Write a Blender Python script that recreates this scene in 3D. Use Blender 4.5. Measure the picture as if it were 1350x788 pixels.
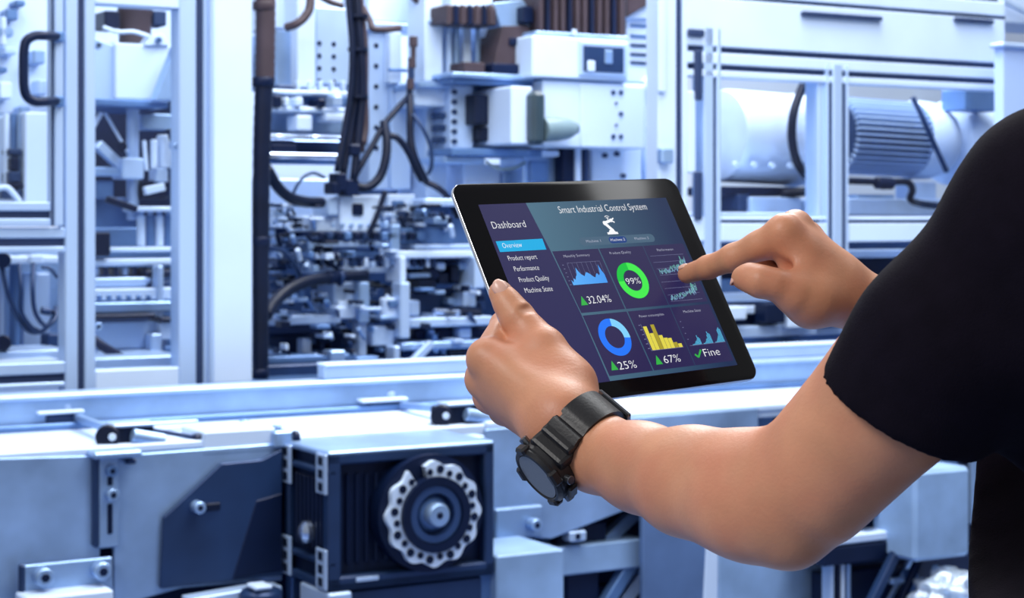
import bpy, bmesh, math, random
import numpy as np
from mathutils import Vector, Matrix
random.seed(7)
for _o in list(bpy.data.objects): bpy.data.objects.remove(_o)
SC = bpy.context.scene
COL = SC.collection
# ------------------------------------------------------------------ camera
F, HY, CX = 2400.0, 290.0, 675.0          # focal length in pixels of a 1350 px wide frame, eye level row, centre column
CZ = 1.36                                  # eye height
cam_d = bpy.data.cameras.new('camera'); cam = bpy.data.objects.new('camera', cam_d); COL.objects.link(cam)
cam.location = (0, 0, CZ); cam.rotation_euler = (math.radians(90), 0, 0)
cam_d.sensor_width = 36; cam_d.lens = 36*F/1350; cam_d.shift_y = -(394-HY)/1350
cam_d.clip_start = .05; cam_d.clip_end = 60
cam_d.dof.use_dof = True; cam_d.dof.focus_distance = 1.30; cam_d.dof.aperture_fstop = 16
SC.camera = cam
# ------------------------------------------------------------------ light
SC.view_settings.view_transform = 'Standard'; SC.view_settings.look = 'None'
SC.view_settings.gamma = 1; SC.view_settings.use_curve_mapping = False
SC.view_settings.exposure = 0.0
W = bpy.data.worlds.new('hall_light'); SC.world = W; W.use_nodes = True
W.node_tree.nodes['Background'].inputs[0].default_value = (.95, .975, 1, 1)
W.node_tree.nodes['Background'].inputs[1].default_value = .32
def area(name, loc, target, size, energy, col=(1, 1, 1), sy=None):
    d = bpy.data.lights.new(name, 'AREA'); d.size = size; d.energy = energy; d.color = col
    if sy: d.shape = 'RECTANGLE'; d.size_y = sy
    o = bpy.data.objects.new(name, d); COL.objects.link(o); o.location = loc
    o.rotation_euler = (Vector(target)-Vector(loc)).to_track_quat('-Z', 'Y').to_euler()
    return o
area('key_light_front', (-1.7, -.3, 3.2), (.15, 1.3, 1.2), 1.0, 52, (1, .975, .95))  # unseen area light added as key on the arms from upper left
area('fill_light_machine', (.3, 2.9, 4.0), (.7, 5.3, 1.2), 5.0, 190, (.96, .98, 1), 1.6)  # unseen area light added to brighten the machine and its right side
area('top_light_back', (.75, 6.0, 4.3), (.6, 6.0, 1.0), 4.5, 360, (.96, .98, 1), 1.6)  # unseen area light added overhead to brighten the drum and other tops
# ------------------------------------------------------------------ materials
def s2l(c): return tuple((x/255/12.92 if x/255 <= .04045 else ((x/255+.055)/1.055)**2.4) for x in c)+(1,)
MATS = {}
def mat(name, rgb, rough=.5, metal=0., var=.12, scale=8, bump=0., bscale=200, emit=0, coat=0, alpha=None, stretch=None, sss=0, spec=None):
    if name in MATS: return MATS[name]
    m = bpy.data.materials.new(name); m.use_nodes = True; MATS[name] = m
    nt = m.node_tree; b = nt.nodes['Principled BSDF']
    c = s2l(rgb)
    b.inputs['Roughness'].default_value = rough; b.inputs['Metallic'].default_value = metal
    tc = nt.nodes.new('ShaderNodeTexCoord'); src = tc.outputs['Object']
    if stretch:
        mp = nt.nodes.new('ShaderNodeMapping'); mp.inputs['Scale'].default_value = stretch
        nt.links.new(src, mp.inputs[0]); src = mp.outputs[0]
    if var > 0:
        nz = nt.nodes.new('ShaderNodeTexNoise'); nz.inputs['Scale'].default_value = scale; nz.inputs['Detail'].default_value = 4
        nt.links.new(src, nz.inputs['Vector'])
        rp = nt.nodes.new('ShaderNodeValToRGB')
        rp.color_ramp.elements[0].position = .3; rp.color_ramp.elements[1].position = .7
        rp.color_ramp.elements[0].color = tuple(x*(1-var) for x in c[:3])+(1,)
        rp.color_ramp.elements[1].color = tuple(min(1, x*(1+var)) for x in c[:3])+(1,)
        nt.links.new(nz.outputs['Fac'], rp.inputs[0]); nt.links.new(rp.outputs[0], b.inputs['Base Color'])
    else: b.inputs['Base Color'].default_value = c
    if bump > 0:
        n2 = nt.nodes.new('ShaderNodeTexNoise'); n2.inputs['Scale'].default_value = bscale; n2.inputs['Detail'].default_value = 3
        nt.links.new(src, n2.inputs['Vector'])
        bp = nt.nodes.new('ShaderNodeBump'); bp.inputs['Strength'].default_value = bump; bp.inputs['Distance'].default_value = .002
        nt.links.new(n2.outputs['Fac'], bp.inputs['Height']); nt.links.new(bp.outputs[0], b.inputs['Normal'])
    if emit: b.inputs['Emission Color'].default_value = c; b.inputs['Emission Strength'].default_value = emit
    if coat: b.inputs['Coat Weight'].default_value = coat
    if alpha is not None: b.inputs['Alpha'].default_value = alpha
    if sss: b.inputs['Subsurface Weight'].default_value = sss; b.inputs['Subsurface Radius'].default_value = (.012, .005, .003); b.inputs['Subsurface Scale'].default_value = .35
    if spec is not None: b.inputs['Specular IOR Level'].default_value = spec
    return m
WH = mat('white_blue_paint', (193, 213, 241), .45, 0, .05, 4)
ALU = mat('anodised_aluminium', (176, 201, 236), .38, .35, .08, 3, stretch=(2, 2, .3))
STEEL = mat('brushed_steel', (148, 178, 218), .36, .6, .25, 5, .15, 60)
GALV = mat('galvanised_sheet', (142, 172, 214), .40, .5, .5, 3.2, .1, 40)
MID = mat('blue_grey_metal', (88, 122, 172), .42, .4, .25, 6)
DBLU = mat('dark_blue_metal', (30, 54, 94), .42, .3, .25, 6)
NAVY = mat('navy_paint', (10, 25, 56), .4, .15, .25, 6, spec=.25)
BLK = mat('black_rubber', (9, 20, 44), .45, 0, .25, 12, spec=.22)
SLOT = mat('profile_groove', (28, 48, 86), .6, 0, .1, 6)
BROWN = mat('warm_dark_plastic', (66, 56, 64), .5, 0, .2, 8, spec=.25)  # brown of cables and motors, and flare tint of the upper trunk
SATIN = mat('satin_steel', (146, 178, 218), .42, .25, .28, 5, .1, 50)
CHROME = mat('polished_steel', (196, 214, 245), .18, .9, .05, 6)
GREEN = mat('green_grey_enamel', (112, 134, 144), .35, 0, .1, 8)
GLASSM = bpy.data.materials.new('clear_guard_pane'); GLASSM.use_nodes = True
_n = GLASSM.node_tree; _n.nodes.remove(_n.nodes['Principled BSDF']); _mx = _n.nodes.new('ShaderNodeMixShader'); _tr = _n.nodes.new('ShaderNodeBsdfTransparent'); _gl = _n.nodes.new('ShaderNodeBsdfGlossy')
_tr.inputs[0].default_value = (.96, .98, 1, 1); _gl.inputs['Roughness'].default_value = .06; _mx.inputs[0].default_value = .022
_n.links.new(_tr.outputs[0], _mx.inputs[1]); _n.links.new(_gl.outputs[0], _mx.inputs[2]); _n.links.new(_mx.outputs[0], _n.nodes['Material Output'].inputs[0])
# ------------------------------------------------------------------ generic mesh builders
def link(name, me, m, parent=None, smooth=False):
    o = bpy.data.objects.new(name, me); COL.objects.link(o)
    if m: me.materials.append(m)
    if parent: o.parent = parent
    if smooth:
        for p in me.polygons: p.use_smooth = True
    return o
def from_bm(name, bm, m, parent=None, smooth=False, ang=None):
    me = bpy.data.meshes.new(name); bm.normal_update(); bm.to_mesh(me); bm.free()
    o = link(name, me, m, parent, smooth or ang is not None)
    if ang is not None: me.set_sharp_from_angle(angle=math.radians(ang))
    return o
def bm_box(lo, hi, bev=.003, seg=1):
    bm = bmesh.new(); bmesh.ops.create_cube(bm, size=1)
    lo = Vector(lo); hi = Vector(hi); c = (lo+hi)/2; s = hi-lo
    for v in bm.verts: v.co = Vector((v.co.x*s.x+c.x, v.co.y*s.y+c.y, v.co.z*s.z+c.z))
    bev = min(bev, .35*min(abs(s.x), abs(s.y), abs(s.z)))
    if bev > 0: bmesh.ops.bevel(bm, geom=list(bm.edges), offset=bev, segments=seg, affect='EDGES', profile=.6)
    return bm
def frame_of(d):
    d = Vector(d).normalized(); a = Vector((0, 0, 1)) if abs(d.z) < .9 else Vector((1, 0, 0))
    x = d.cross(a).normalized(); return x, d.cross(x).normalized(), d
def bm_lathe(a, b, prof, n=24, cap=True):
    """prof: list of (t along a->b in metres, radius)"""
    a = Vector(a); b = Vector(b); x, y, z = frame_of(b-a); bm = bmesh.new(); rings = []
    for t, r in prof:
        rings.append([bm.verts.new(a+z*t+(x*math.cos(2*math.pi*i/n)+y*math.sin(2*math.pi*i/n))*r) for i in range(n)])
    for r0, r1 in zip(rings, rings[1:]):
        for i in range(n): bm.faces.new((r0[i], r0[(i+1) % n], r1[(i+1) % n], r1[i]))
    if cap: bm.faces.new(rings[0][::-1]); bm.faces.new(rings[-1])
    bmesh.ops.recalc_face_normals(bm, faces=list(bm.faces))
    return bm
def bm_cyl(a, b, r, n=20, ch=.15):
    L = (Vector(b)-Vector(a)).length; c = min(r*ch, L*.3)
    return bm_lathe(a, b, [(0, r-c), (c, r), (L-c, r), (L, r-c)], n)
def spline(pts, n=8):
    pts = [Vector(p) for p in pts]
    if len(pts) < 3: return pts
    P = [pts[0]*2-pts[1]]+pts+[pts[-1]*2-pts[-2]]; out = []
    for i in range(1, len(P)-2):
        for k in range(n):
            t = k/n; p0, p1, p2, p3 = P[i-1:i+3]
            out.append(.5*((2*p1)+(p2-p0)*t+(2*p0-5*p1+4*p2-p3)*t*t+(3*p1-p0-3*p2+p3)*t**3))
    out.append(pts[-1]); return out
def bm_tube(pts, r, n=10, sub=8, rib=0):
    path = spline(pts, sub); bm = bmesh.new(); rings = []; x = None
    for i, p in enumerate(path):
        d = (path[min(i+1, len(path)-1)]-path[max(i-1, 0)]).normalized()
        if x is None: x = frame_of(d)[0]
        x = (x-d*x.dot(d)).normalized(); y = d.cross(x)
        rr = (r[0]+(r[1]-r[0])*i/max(1, len(path)-1)) if isinstance(r, tuple) else r
        if rib and i % 2: rr *= 1-rib
        rings.append([bm.verts.new(p+(x*math.cos(2*math.pi*k/n)+y*math.sin(2*math.pi*k/n))*rr) for k in range(n)])
    for r0, r1 in zip(rings, rings[1:]):
        for k in range(n): bm.faces.new((r0[k], r0[(k+1) % n], r1[(k+1) % n], r1[k]))
    bm.faces.new(rings[0][::-1]); bm.faces.new(rings[-1]); bmesh.ops.recalc_face_normals(bm, faces=list(bm.faces))
    return bm
def bm_prism(loop, off, bev=.002):
    """loop: 3D polygon, extruded by vector off"""
    bm = bmesh.new(); off = Vector(off)
    f = bm.faces.new([bm.verts.new(Vector(p)) for p in loop])
    r = bmesh.ops.extrude_face_region(bm, geom=[f])
    for v in r['geom']:
        if isinstance(v, bmesh.types.BMVert): v.co += off
    bmesh.ops.recalc_face_normals(bm, faces=list(bm.faces))
    if bev: bmesh.ops.bevel(bm, geom=list(bm.edges), offset=bev, segments=1, affect='EDGES')
    return bm
def tag(o, label, cat, group=None, kind=None):
    o['label'] = label; o['category'] = cat
    if group: o['group'] = group
    if kind: o['kind'] = kind
    return o
# ------------------------------------------------------------------ the machine's own axes: u along it, v into it, w up
TH = math.radians(30); Y0 = 5.0
UX = Vector((math.cos(TH), math.sin(TH), 0)); VX = Vector((-math.sin(TH), math.cos(TH), 0)); MO = Vector((0, Y0, 0))
def M(px, py, v):
    """machine coordinates of the point of plane v met by the line of sight through (px, py)"""
    d = Vector(((px-CX)/F, 1, (HY-py)/F)); t = (v+MO.dot(VX))/d.dot(VX)
    P = d*t+Vector((0, 0, CZ)); r = P-MO
    return Vector((r.dot(UX), v, P.z))
class T:
    """a thing standing in the machine's axes: an Empty that parents its parts"""
    def __init__(s, name, label, cat, base, group=None):
        s.o = bpy.data.objects.new(name, None); COL.objects.link(s.o); s.o.empty_display_size = .05
        s.b = M(*base); s.o.location = MO+UX*s.b.x+VX*s.b.y+Vector((0, 0, s.b.z)); s.o.rotation_euler = (0, 0, TH)
        tag(s.o, label, cat, group)
    def p(s, px, py, v): return M(px, py, v)-s.b
    def add(s, name, bm, m, par=None, smooth=False, ang=None): return from_bm(name, bm, m, par or s.o, smooth, ang)
    def box(s, name, x0, y0, x1, y1, v, dv, m, ref=None, bev=.004, par=None):
        r = (x0+x1)/2 if ref is None else ref
        lo = Vector((s.p(x0, 0, v).x, v-s.b.y, s.p(r, y1, v).z)); hi = Vector((s.p(x1, 0, v).x, v+dv-s.b.y, s.p(r, y0, v).z))
        return s.add(name, bm_box(lo, hi, bev), m, par)
    def boxm(s, name, lo, hi, m, bev=.004, par=None): return s.add(name, bm_box(Vector(lo)-s.b, Vector(hi)-s.b, bev), m, par)
    def poly(s, name, pts, v, dv, m, par=None, bev=.002): return s.add(name, bm_prism([s.p(x, y, v) for x, y in pts], (0, dv, 0), bev), m, par)
    def cyl(s, name, a, b, r, m, par=None, n=20): return s.add(name, bm_cyl(s.p(*a), s.p(*b), r, n), m, par, ang=40)
    def lathe(s, name, a, b, prof, m, par=None, n=28): return s.add(name, bm_lathe(s.p(*a), s.p(*b), prof, n), m, par, ang=40)
    def tube(s, name, pts, r, m, par=None, rib=0, n=10, sub=8): return s.add(name, bm_tube([s.p(*q) for q in pts], r, n, sub, rib), m, par, smooth=True)
    def bar(s, name, a, b, w, m, par=None):
        """square bar between two points"""
        A = s.p(*a); B = s.p(*b); x, y, z = frame_of(B-A)
        return s.add(name, bm_prism([A+x*w/2+y*w/2, A-x*w/2+y*w/2, A-x*w/2-y*w/2, A+x*w/2-y*w/2], B-A, .002), m, par)
    def bolt(s, px, py, v, r=.012, m=None, par=None, out=.014):
        """cap screw standing out of plane v towards the front"""
        a = s.p(px, py, v); b = a+Vector((0, -out, 0))
        o = s.add('bolt', bm_cyl(a, b, r, 14), m or STEEL, par, ang=40)
        if not par: s.add('socket', bm_cyl(b+Vector((0, .002, 0)), b+Vector((0, -.0015, 0)), r*.5, 6), NAVY, o)
        return o
def one(name, label, cat, bm, m, base, group=None, smooth=False, ang=None):
    """a thing that is one mesh, verts in machine axes"""
    o = from_bm(name, bm, m, None, smooth, ang); b = M(*base)
    o.data.transform(Matrix.Translation(-b)); o.location = MO+UX*b.x+VX*b.y+Vector((0, 0, b.z)); o.rotation_euler = (0, 0, TH)
    return tag(o, label, cat, group)
def hose(name, label, pts, r, m=None, group=None, cat='cable', rib=0, n=10, sub=8):
    return one(name, label, cat, bm_tube([M(*q) for q in pts], r, n, sub, rib), m or BLK, pts[0], group, smooth=True)
# =================================================================== the hall
floor = from_bm('floor', bm_box((-8, -3, -.1), (9, 14, 0), 0), mat('hall_floor', (96, 118, 160), .4, 0, .15, 2)); floor['kind'] = 'structure'
wb = from_bm('wall_back', bm_box((-12, 4.2, 0), (14, 4.4, 6), 0), mat('hall_wall', (214, 228, 252), .7, 0, .08, 1.2)); wb.location = MO; wb.rotation_euler = (0, 0, TH); wb['kind'] = 'structure'
FLOORV = lambda t: -t.b
def prof_v(t, x0, x1, y0, y1, v, grooves, m=ALU, ref=None, dv=.08, name='post'):
    """upright aluminium profile with recessed grooves"""
    e = [x0]+[g for q in grooves for g in q]+[x1]; r = (x0+x1)/2 if ref is None else ref
    core = t.box(name, x0+.5, y0, x1-.5, y1, v+.014, dv-.014, m, r, .002)
    for g in grooves: t.box('groove', g[0]-.5, y0, g[1]+.5, y1, v+.011, .005, SLOT, r, 0, par=core)
    for a, b in zip(e[::2], e[1::2]): t.box('rib', a, y0, b, y1, v, .02, m, r, .003, par=core)
    return core
def prof_h(t, x0, x1, y0, y1, v, grooves, m=ALU, ref=None, dv=.08, name='rail'):
    e = [y0]+[g for q in grooves for g in q]+[y1]
    core = t.box(name, x0, y0+.5, x1, y1-.5, v+.014, dv-.014, m, ref, .002)
    for g in grooves: t.box('groove', x0, g[0]-.5, x1, g[1]+.5, v+.011, .005, SLOT, ref, 0, par=core)
    for a, b in zip(e[::2], e[1::2]): t.box('rib', x0, a, x1, b, v, .02, m, ref, .003, par=core)
    return core
# =================================================================== machine base and enclosure
t = T('base_cabinet', 'long dark blue machine base cabinet behind the conveyor', 'machine base', (330, 600, .0)); t.o.location.z = 0; t.b.z = 0
ul, ur = M(-150, 0, 0).x, M(1420, 0, 0).x
t.boxm('cabinet', (ul, .0, .06), (ur, 1.7, .80), DBLU); t.boxm('plinth', (ul+.05, .05, 0), (ur-.05, 1.6, .06), NAVY)
t.boxm('bed_plate', (ul, -.02, .80), (M(868, 0, 0).x, 1.75, .83), MID); t.boxm('bed_plate', (M(868, 0, 0).x+.01, -.02, .80), (ur, 1.75, .86), MID)
for i in range(8):
    a = ul+(ur-ul)*i/8+.03; d = t.boxm('door', (a, -.012, .12), (a+(ur-ul)/8-.06, 0, .76), MID); t.boxm('handle', (a+.04, -.03, .42), (a+.06, -.012, .56), CHROME, par=d)
# left enclosure
t = T('guard_frame', 'pale aluminium profile frame with two posts at the left of the machine', 'frame', (105, 515, 0))
prof_v(t, 86, 126, -60, 520, 0, [(103, 112)]); prof_v(t, 236, 276, -60, 512, 0, [(259, 269)])
prof_h(t, -60, 86, 300, 333, .0, [(314, 325)], ref=40); prof_h(t, -60, 86, 478, 512, .0, [(494, 505)], ref=40)
prof_h(t, 126, 236, 486, 512, .0, [], m=WH, ref=180); prof_h(t, 126, 236, -60, 8, .0, [], m=WH, ref=180)
t.box('glazing', 126, 8, 236, 486, .045, .004, GLASSM, 180, 0)
for x, y in ((232, 193), (128, 60), (128, 430)): t.bolt(x, y, .03, .010)
t = T('cover_panel', 'smooth pale blue upright cover panel beside the black cable trunk', 'panel', (304, 505, .02))
t.box('sheet', 277, -60, 333, 505, -.01, .05, WH, 304); t.box('edge_strip', 277, -60, 283, 505, -.016, .01, ALU, 304)
t = T('guard_door', 'clear guard door with dark bow handle at the far left', 'door', (40, 300, -.01))
prof_v(t, 67, 84, -60, 298, -.01, [(67.5, 72)], ref=75, dv=.05, name='stile'); prof_h(t, -60, 67, 266, 298, -.01, [(278, 288)], ref=40, dv=.05, name='bottom_rail')
t.box('pane', -60, -60, 67, 266, .01, .004, GLASSM, 40, 0)
t.tube('handle', [(75, 48, -.012), (58, 47, -.05), (44, 48, -.055), (33, 58, -.055), (31, 90, -.055), (33, 122, -.055), (44, 133, -.055), (58, 134, -.05), (75, 133, -.012)], .0115, NAVY, sub=6)
for y in (48, 133): t.box('handle_foot', 70, y-7, 86, y+7, -.022, .012, MID)
# black trunk
t = T('black_conduit', 'thick black upright cable trunk with collars beside the pale cover panel', 'cable trunk', (346, 497, -.02))
t.tube('upper_sleeve', [(350, -60, .03), (350, 30, .03), (349, 106, .03)], .0265, BROWN, rib=.05, n=14, sub=14)  # upper length coloured brown for the warm lens flare over it
t.tube('sleeve', [(348, 104, .03), (345, 200, .03), (344, 330, .03), (344, 420, .03), (344, 499, .03)], (.0245, .0195), BLK, rib=.05, n=14, sub=14)
for y, r in ((8, .029), (108, .029), (318, .024), (492, .025)): t.lathe('collar', (348-y*.012, y-6, .03), (348-y*.012, y+6, .03), [(0, r-.002), (.003, r), (.020, r), (.023, r-.002)], NAVY if y > 50 else BROWN)
t.tube('warm_hose', [(356, -60, .03), (358, 20, .03), (356, 70, .02), (352, 108, .02)], .008, BROWN)
# middle and right enclosure
t = T('guard_frame', 'pale aluminium profile frame with windows at the right of the machine', 'frame', (1100, 430, 0))
prof_v(t, 868, 907, -60, 500, 0, [(892, 901)], ref=885, m=WH); t.box('rib', 869, -60, 879, 122, -.012, .014, WH, 885)
prof_v(t, 929, 951, 36, 420, .0, [(941, 946)], ref=940)
prof_v(t, 1091, 1119, 84, 430, -.006, [(1093, 1099), (1111, 1117)], ref=1105)
prof_h(t, 907, 1325, -24, 104, .0, [(-4, 1), (64, 72), (87, 95)], m=WH, ref=990)
for a, b in ((907, 929), (951, 1091), (1119, 1325)):
    prof_h(t, a, b, 286, 318, .0, [(290, 294)] if a > 950 else [], m=WH, ref=(a+b)/2)
prof_v(t, 1079, 1091, 104, 300, .01, [], ref=1085, m=ALU)
for a, b in ((951, 1079), (1119, 1325)): t.box('window', a, 104, b, 290, .05, .004, GLASSM, (a+b)/2, 0)
t.box('stop_strip', 917, 66, 927, 132, -.01, .012, SLOT); t.box('stop_strip', 917, 226, 927, 290, -.01, .012, SLOT); t.box('door_edge', 908, 120, 918, 228, -.004, .03, WH)
t.box('catch_plate', 908, 38, 930, 48, -.012, .012, SLOT); t.box('latch', 873, 195, 889, 215, -.03, .03, STEEL)
t.box('fixing_plate', 1060, 14, 1165, 20, -.02, .02, SLOT, 1060); t.box('fixing_plate', 1262, 22, 1312, 28, -.02, .02, SLOT, 1262)
t = T('end_panel', 'flat pale blue end panel at the right, above the dark shoulder', 'panel', (1370, 400, -.2))
t.box('sheet', 1322, 60, 1470, 420, -.15, .04, mat('end_panel_blue', (168, 194, 240), .5, 0, .05, 3), 1330); t.box('flange', 1322, 56, 1470, 62, -.17, .06, ALU, 1330)
t = T('side_cabinet', 'low dark blue cabinet with pale bands under the right windows', 'cabinet', (1120, 420, .05))
for y0, y1, v, m in ((318, 330, .03, DBLU), (330, 341, .0, ALU), (341, 366, .04, NAVY), (366, 384, .02, MID), (384, 396, -.01, ALU), (396, 402, .03, DBLU), (402, 412, -.04, WH), (412, 428, .0, NAVY), (428, 443, -.06, ALU), (443, 470, -.02, MID), (470, 490, -.08, ALU)):
    t.box('band', 907, y0, 1330, y1, v+.12, .12, m, 1040)
for x0, x1, y0, y1, m in ((940, 985, 404, 422, WH), (1010, 1036, 400, 426, NAVY), (1040, 1075, 412, 432, WH), (1085, 1110, 420, 432, DBLU), (1050, 1070, 448, 472, DBLU), (1015, 1030, 456, 466, WH), (1060, 1078, 460, 472, WH)): t.box('block', x0, y0, x1, y1, .02, .06, m)
# roof line clutter at the right
t = T('roof_unit', 'bright roof duct with a dark box above the right guard frame', 'duct', (1200, 0, 1.2))
t.box('duct', 880, -60, 1225, 12, 1.2, .3, WH, 1100); t.box('dark_box', 1270, -50, 1316, 16, 1.15, .2, DBLU, 1290); t.box('duct', 1225, -60, 1268, 24, 1.15, .3, WH, 1250); t.box('duct', 1318, -50, 1420, 30, 1.15, .3, WH, 1330)
t.cyl('pipe', (1060, 8, 1.15), (1230, 14, 1.15), .014, STEEL); t.bar('brace', (1320, 0, 1.1), (1365, 22, 1.1), .02, ALU)
# =================================================================== tanks and motors in the right bays
t = T('drum', 'large shiny horizontal drum in the bay left of the double post', 'drum', (1010, 285, .55))
a, b = (946, 178, .62), (1076, 187, .62); L = (t.p(*b)-t.p(*a)).length
t.lathe('shell', a, b, [(0, .10), (.01, .150), (.03, .157), (L*.72, .157), (L*.74, .161), (L*.78, .161), (L*.80, .157), (L-.03, .155), (L, .12)], mat('drum_steel', (206, 222, 248), .3, .25, .08, 3, stretch=(.4, 3, 3)), n=48)
t.box('saddle', 952, 246, 1060, 258, .52, .2, NAVY); t.box('foot', 974, 256, 990, 278, .5, .2, DBLU); t.box('pedestal', 990, 260, 1056, 290, .48, .25, ALU); t.box('sill', 951, 280, 1079, 292, .2, .4, WH)
for i in range(5): t.bolt(968+24*i, 217+i*.6, .475, .011, WH, par=t.o.children[0])
hose('drain_hose', 'thick black hose curving around the shiny drum', [(1066, 98, .42), (1055, 122, .42), (1046, 150, .41), (1044, 180, .41), (1049, 208, .41), (1060, 228, .42), (1072, 240, .44), (1062, 252, .46), (1030, 255, .5)], .0155, cat='hose')
t = T('electric_motor', 'pale finned electric motor with a round end bell, right of the double post', 'motor', (1190, 285, .55))
a, b = (1100, 178, .62), (1198, 184, .62); A, B = t.p(*a), t.p(*b); L = (B-A).length
t.lathe('core', a, b, [(0, .118), (L, .118)], DBLU, n=40)  # core coloured dark to deepen the shade between the fins
bm = bmesh.new(); x_, y_, z_ = frame_of(B-A)
for i in range(40):
    an = 2*math.pi*i/40; d = x_*math.cos(an)+y_*math.sin(an); s_ = x_*-math.sin(an)+y_*math.cos(an)
    q = bm_prism([A+d*.112-s_*.0042, A+d*.112+s_*.0042, A+d*.136+s_*.003, A+d*.136-s_*.003], B-A, 0); me_ = bpy.data.meshes.new('x'); q.to_mesh(me_); q.free(); bm.from_mesh(me_)
t.add('cooling_fins', bm, ALU)['kind'] = 'stuff'
b2 = (1244, 187, .62); L2 = (t.p(*b2)-B).length; t.lathe('end_bell', b, b2, [(0, .136), (.012, .142), (L2*.5, .140), (L2*.85, .120), (L2, .085)], WH, n=44)
t.lathe('rear_housing', (1240, 186, .66), (1325, 192, .66), [(0, .11), (.02, .150), (.05, .160), (.20, .160), (.23, .14)], WH, n=44)
t.box('terminal_box', 1272, 118, 1320, 146, .42, .12, MID); t.box('foot', 1130, 256, 1180, 282, .55, .2, STEEL); t.box('bench', 1119, 262, 1325, 284, .5, .5, ALU)
t.box('foot', 1205, 240, 1235, 268, .55, .1, ALU)
hose('coolant_hose', 'black hose running level under the finned motor', [(1112, 238, .42), (1140, 239, .42), (1170, 240, .41), (1196, 240, .42), (1203, 250, .42), (1200, 262, .44), (1212, 268, .46), (1240, 272, .46)], .0125, cat='hose')
hose('breather_pipe', 'thin black pipe slanting down across the motor end bell', [(1203, 128, .44), (1214, 150, .43), (1228, 182, .43), (1248, 226, .44)], .0095, DBLU, cat='pipe')
t = T('hose_joint', 'black clamped joint on the level hose under the motor', 'joint', (1165, 242, .41)); t.cyl('body', (1155, 241, .405), (1176, 242, .405), .021, NAVY); t.cyl('stub', (1165, 234, .405), (1165, 250, .405), .012, NAVY)
# =================================================================== bay behind the far left guard door
t = T('parts_feeder', 'bright white feeder cabinet behind the far left guard door', 'feeder', (20, 285, .7))
t.box('cabinet', -80, -60, 74, 150, .95, .5, WH, 0); t.box('lower_panel', 33, 148, 70, 290, .55, .3, WH); t.box('lower_panel', -80, 150, 36, 290, .95, .3, ALU)
for x0, y0, x1, y1, m in ((8, 12, 24, 26, MID), (0, 36, 18, 48, STEEL), (6, 62, 22, 72, ALU), (-2, 88, 10, 96, MID), (44, 66, 60, 84, STEEL), (50, 105, 62, 125, ALU), (0, 108, 16, 130, WH), (26, 140, 40, 158, STEEL), (20, 0, 34, 8, MID), (2, 22, 9, 60, WH)): t.box('cover', x0, y0, x1, y1, .88, .08, m)
for x, m in ((8, WH), (17, MID), (25, STEEL)): t.cyl('rod', (x, 150, .6), (x+1, 262, .6), .008, m)
for y0, y1, x0, x1, m in ((196, 204, 12, 30, DBLU), (208, 224, 14, 26, NAVY), (226, 240, 12, 28, DBLU), (241, 247, 10, 32, NAVY), (250, 262, 2, 30, DBLU)): t.box('valve', x0, y0, x1, y1, .56, .08, m)
t.tube('air_hose', [(-10, 250, .5), (8, 247, .5), (18, 256, .5), (26, 266, .5)], .008, WH)
t = T('wiring_bay', 'pale wiring bay with white ledge under the far left guard door', 'cabinet', (30, 478, .5))
t.box('back_panel', -80, 333, 90, 480, .6, .05, STEEL, 30); t.box('ledge', -80, 338, 90, 348, .32, .25, WH, 30); t.box('panel', 30, 360, 66, 470, .55, .06, ALU); t.box('column', 20, 336, 27, 470, .45, .06, MID); t.box('panel', 40, 336, 58, 348, .30, .05, WH)
t.box('lower_beam', -80, 462, 90, 478, .25, .2, ALU, 30); t.box('plate', 64, 440, 80, 462, .4, .08, DBLU); t.box('plate', 2, 336, 8, 470, .5, .05, ALU)
for y in (343, 452): t.cyl('knob', (4, y, .30), (4, y, .22), .020, NAVY)
t.box('shelf', -80, 478, 90, 496, .1, .3, WH, 30)
for i, (pts, lab) in enumerate((([(2, 350, .3), (10, 385, .28), (22, 415, .28), (38, 436, .28), (56, 436, .28), (70, 420, .28), (74, 404, .3)], 'dark looping cable hanging lowest under the white ledge'),
        ([(25, 348, .3), (28, 380, .27), (28, 410, .27), (40, 430, .27), (50, 436, .27)], 'dark cable hanging straight below the white ledge before curving'),
        ([(44, 348, .3), (43, 380, .26), (46, 410, .26), (58, 428, .26), (70, 424, .26), (76, 408, .3)], 'dark cable hooked towards the post under the white ledge'),
        ([(55, 352, .3), (66, 354, .3), (76, 366, .3)], 'short dark cable bending to the post by the white ledge'))):
    hose('control_cable', lab, pts, .006 if i < 3 else .004, DBLU, 'cables under the white ledge')
t = T('cable_plug', 'small dark cable plug at the end of the hooked cables', 'plug', (62, 410, .3)); t.cyl('body', (54, 409, .28), (66, 411, .28), .010, DBLU); t.cyl('nose', (66, 411, .28), (72, 411, .28), .006, NAVY)
# =================================================================== bay behind the glazed left frame
t = T('bay_shade_lining', 'dark blue lining added behind the glazed left bay to shade its gaps', 'lining', (180, 480, 1.3)); t.box('sheet', 108, 60, 262, 500, 1.3, .04, NAVY, 180); t.box('top_sheet', 108, -60, 262, 60, 1.3, .04, WH, 180); t.box('mid_sheet', 108, 300, 262, 480, 1.27, .03, MID, 180)  # dark sheet added so the gaps in the bay look shaded
t = T('feeder_head', 'boxy white feeder head with dark motor in the glazed left bay', 'feeder head', (175, 140, .6))
t.box('housing', 152, 58, 226, 132, .58, .3, WH); t.poly('side_cheek', [(124, 50), (152, 60), (152, 132), (124, 132)], .60, .25, ALU); t.box('rim', 124, 131, 222, 141, .56, .34, MID)
mo = t.lathe('motor', (178, 60, .72), (178, 10, .72), [(0, .04), (.005, .046), (.085, .046), (.092, .05), (.105, .05)], BROWN); t.poly('nose_plate', [(190, 60), (200, 46), (215, 44), (224, 60)], .57, .06, WH)
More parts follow.
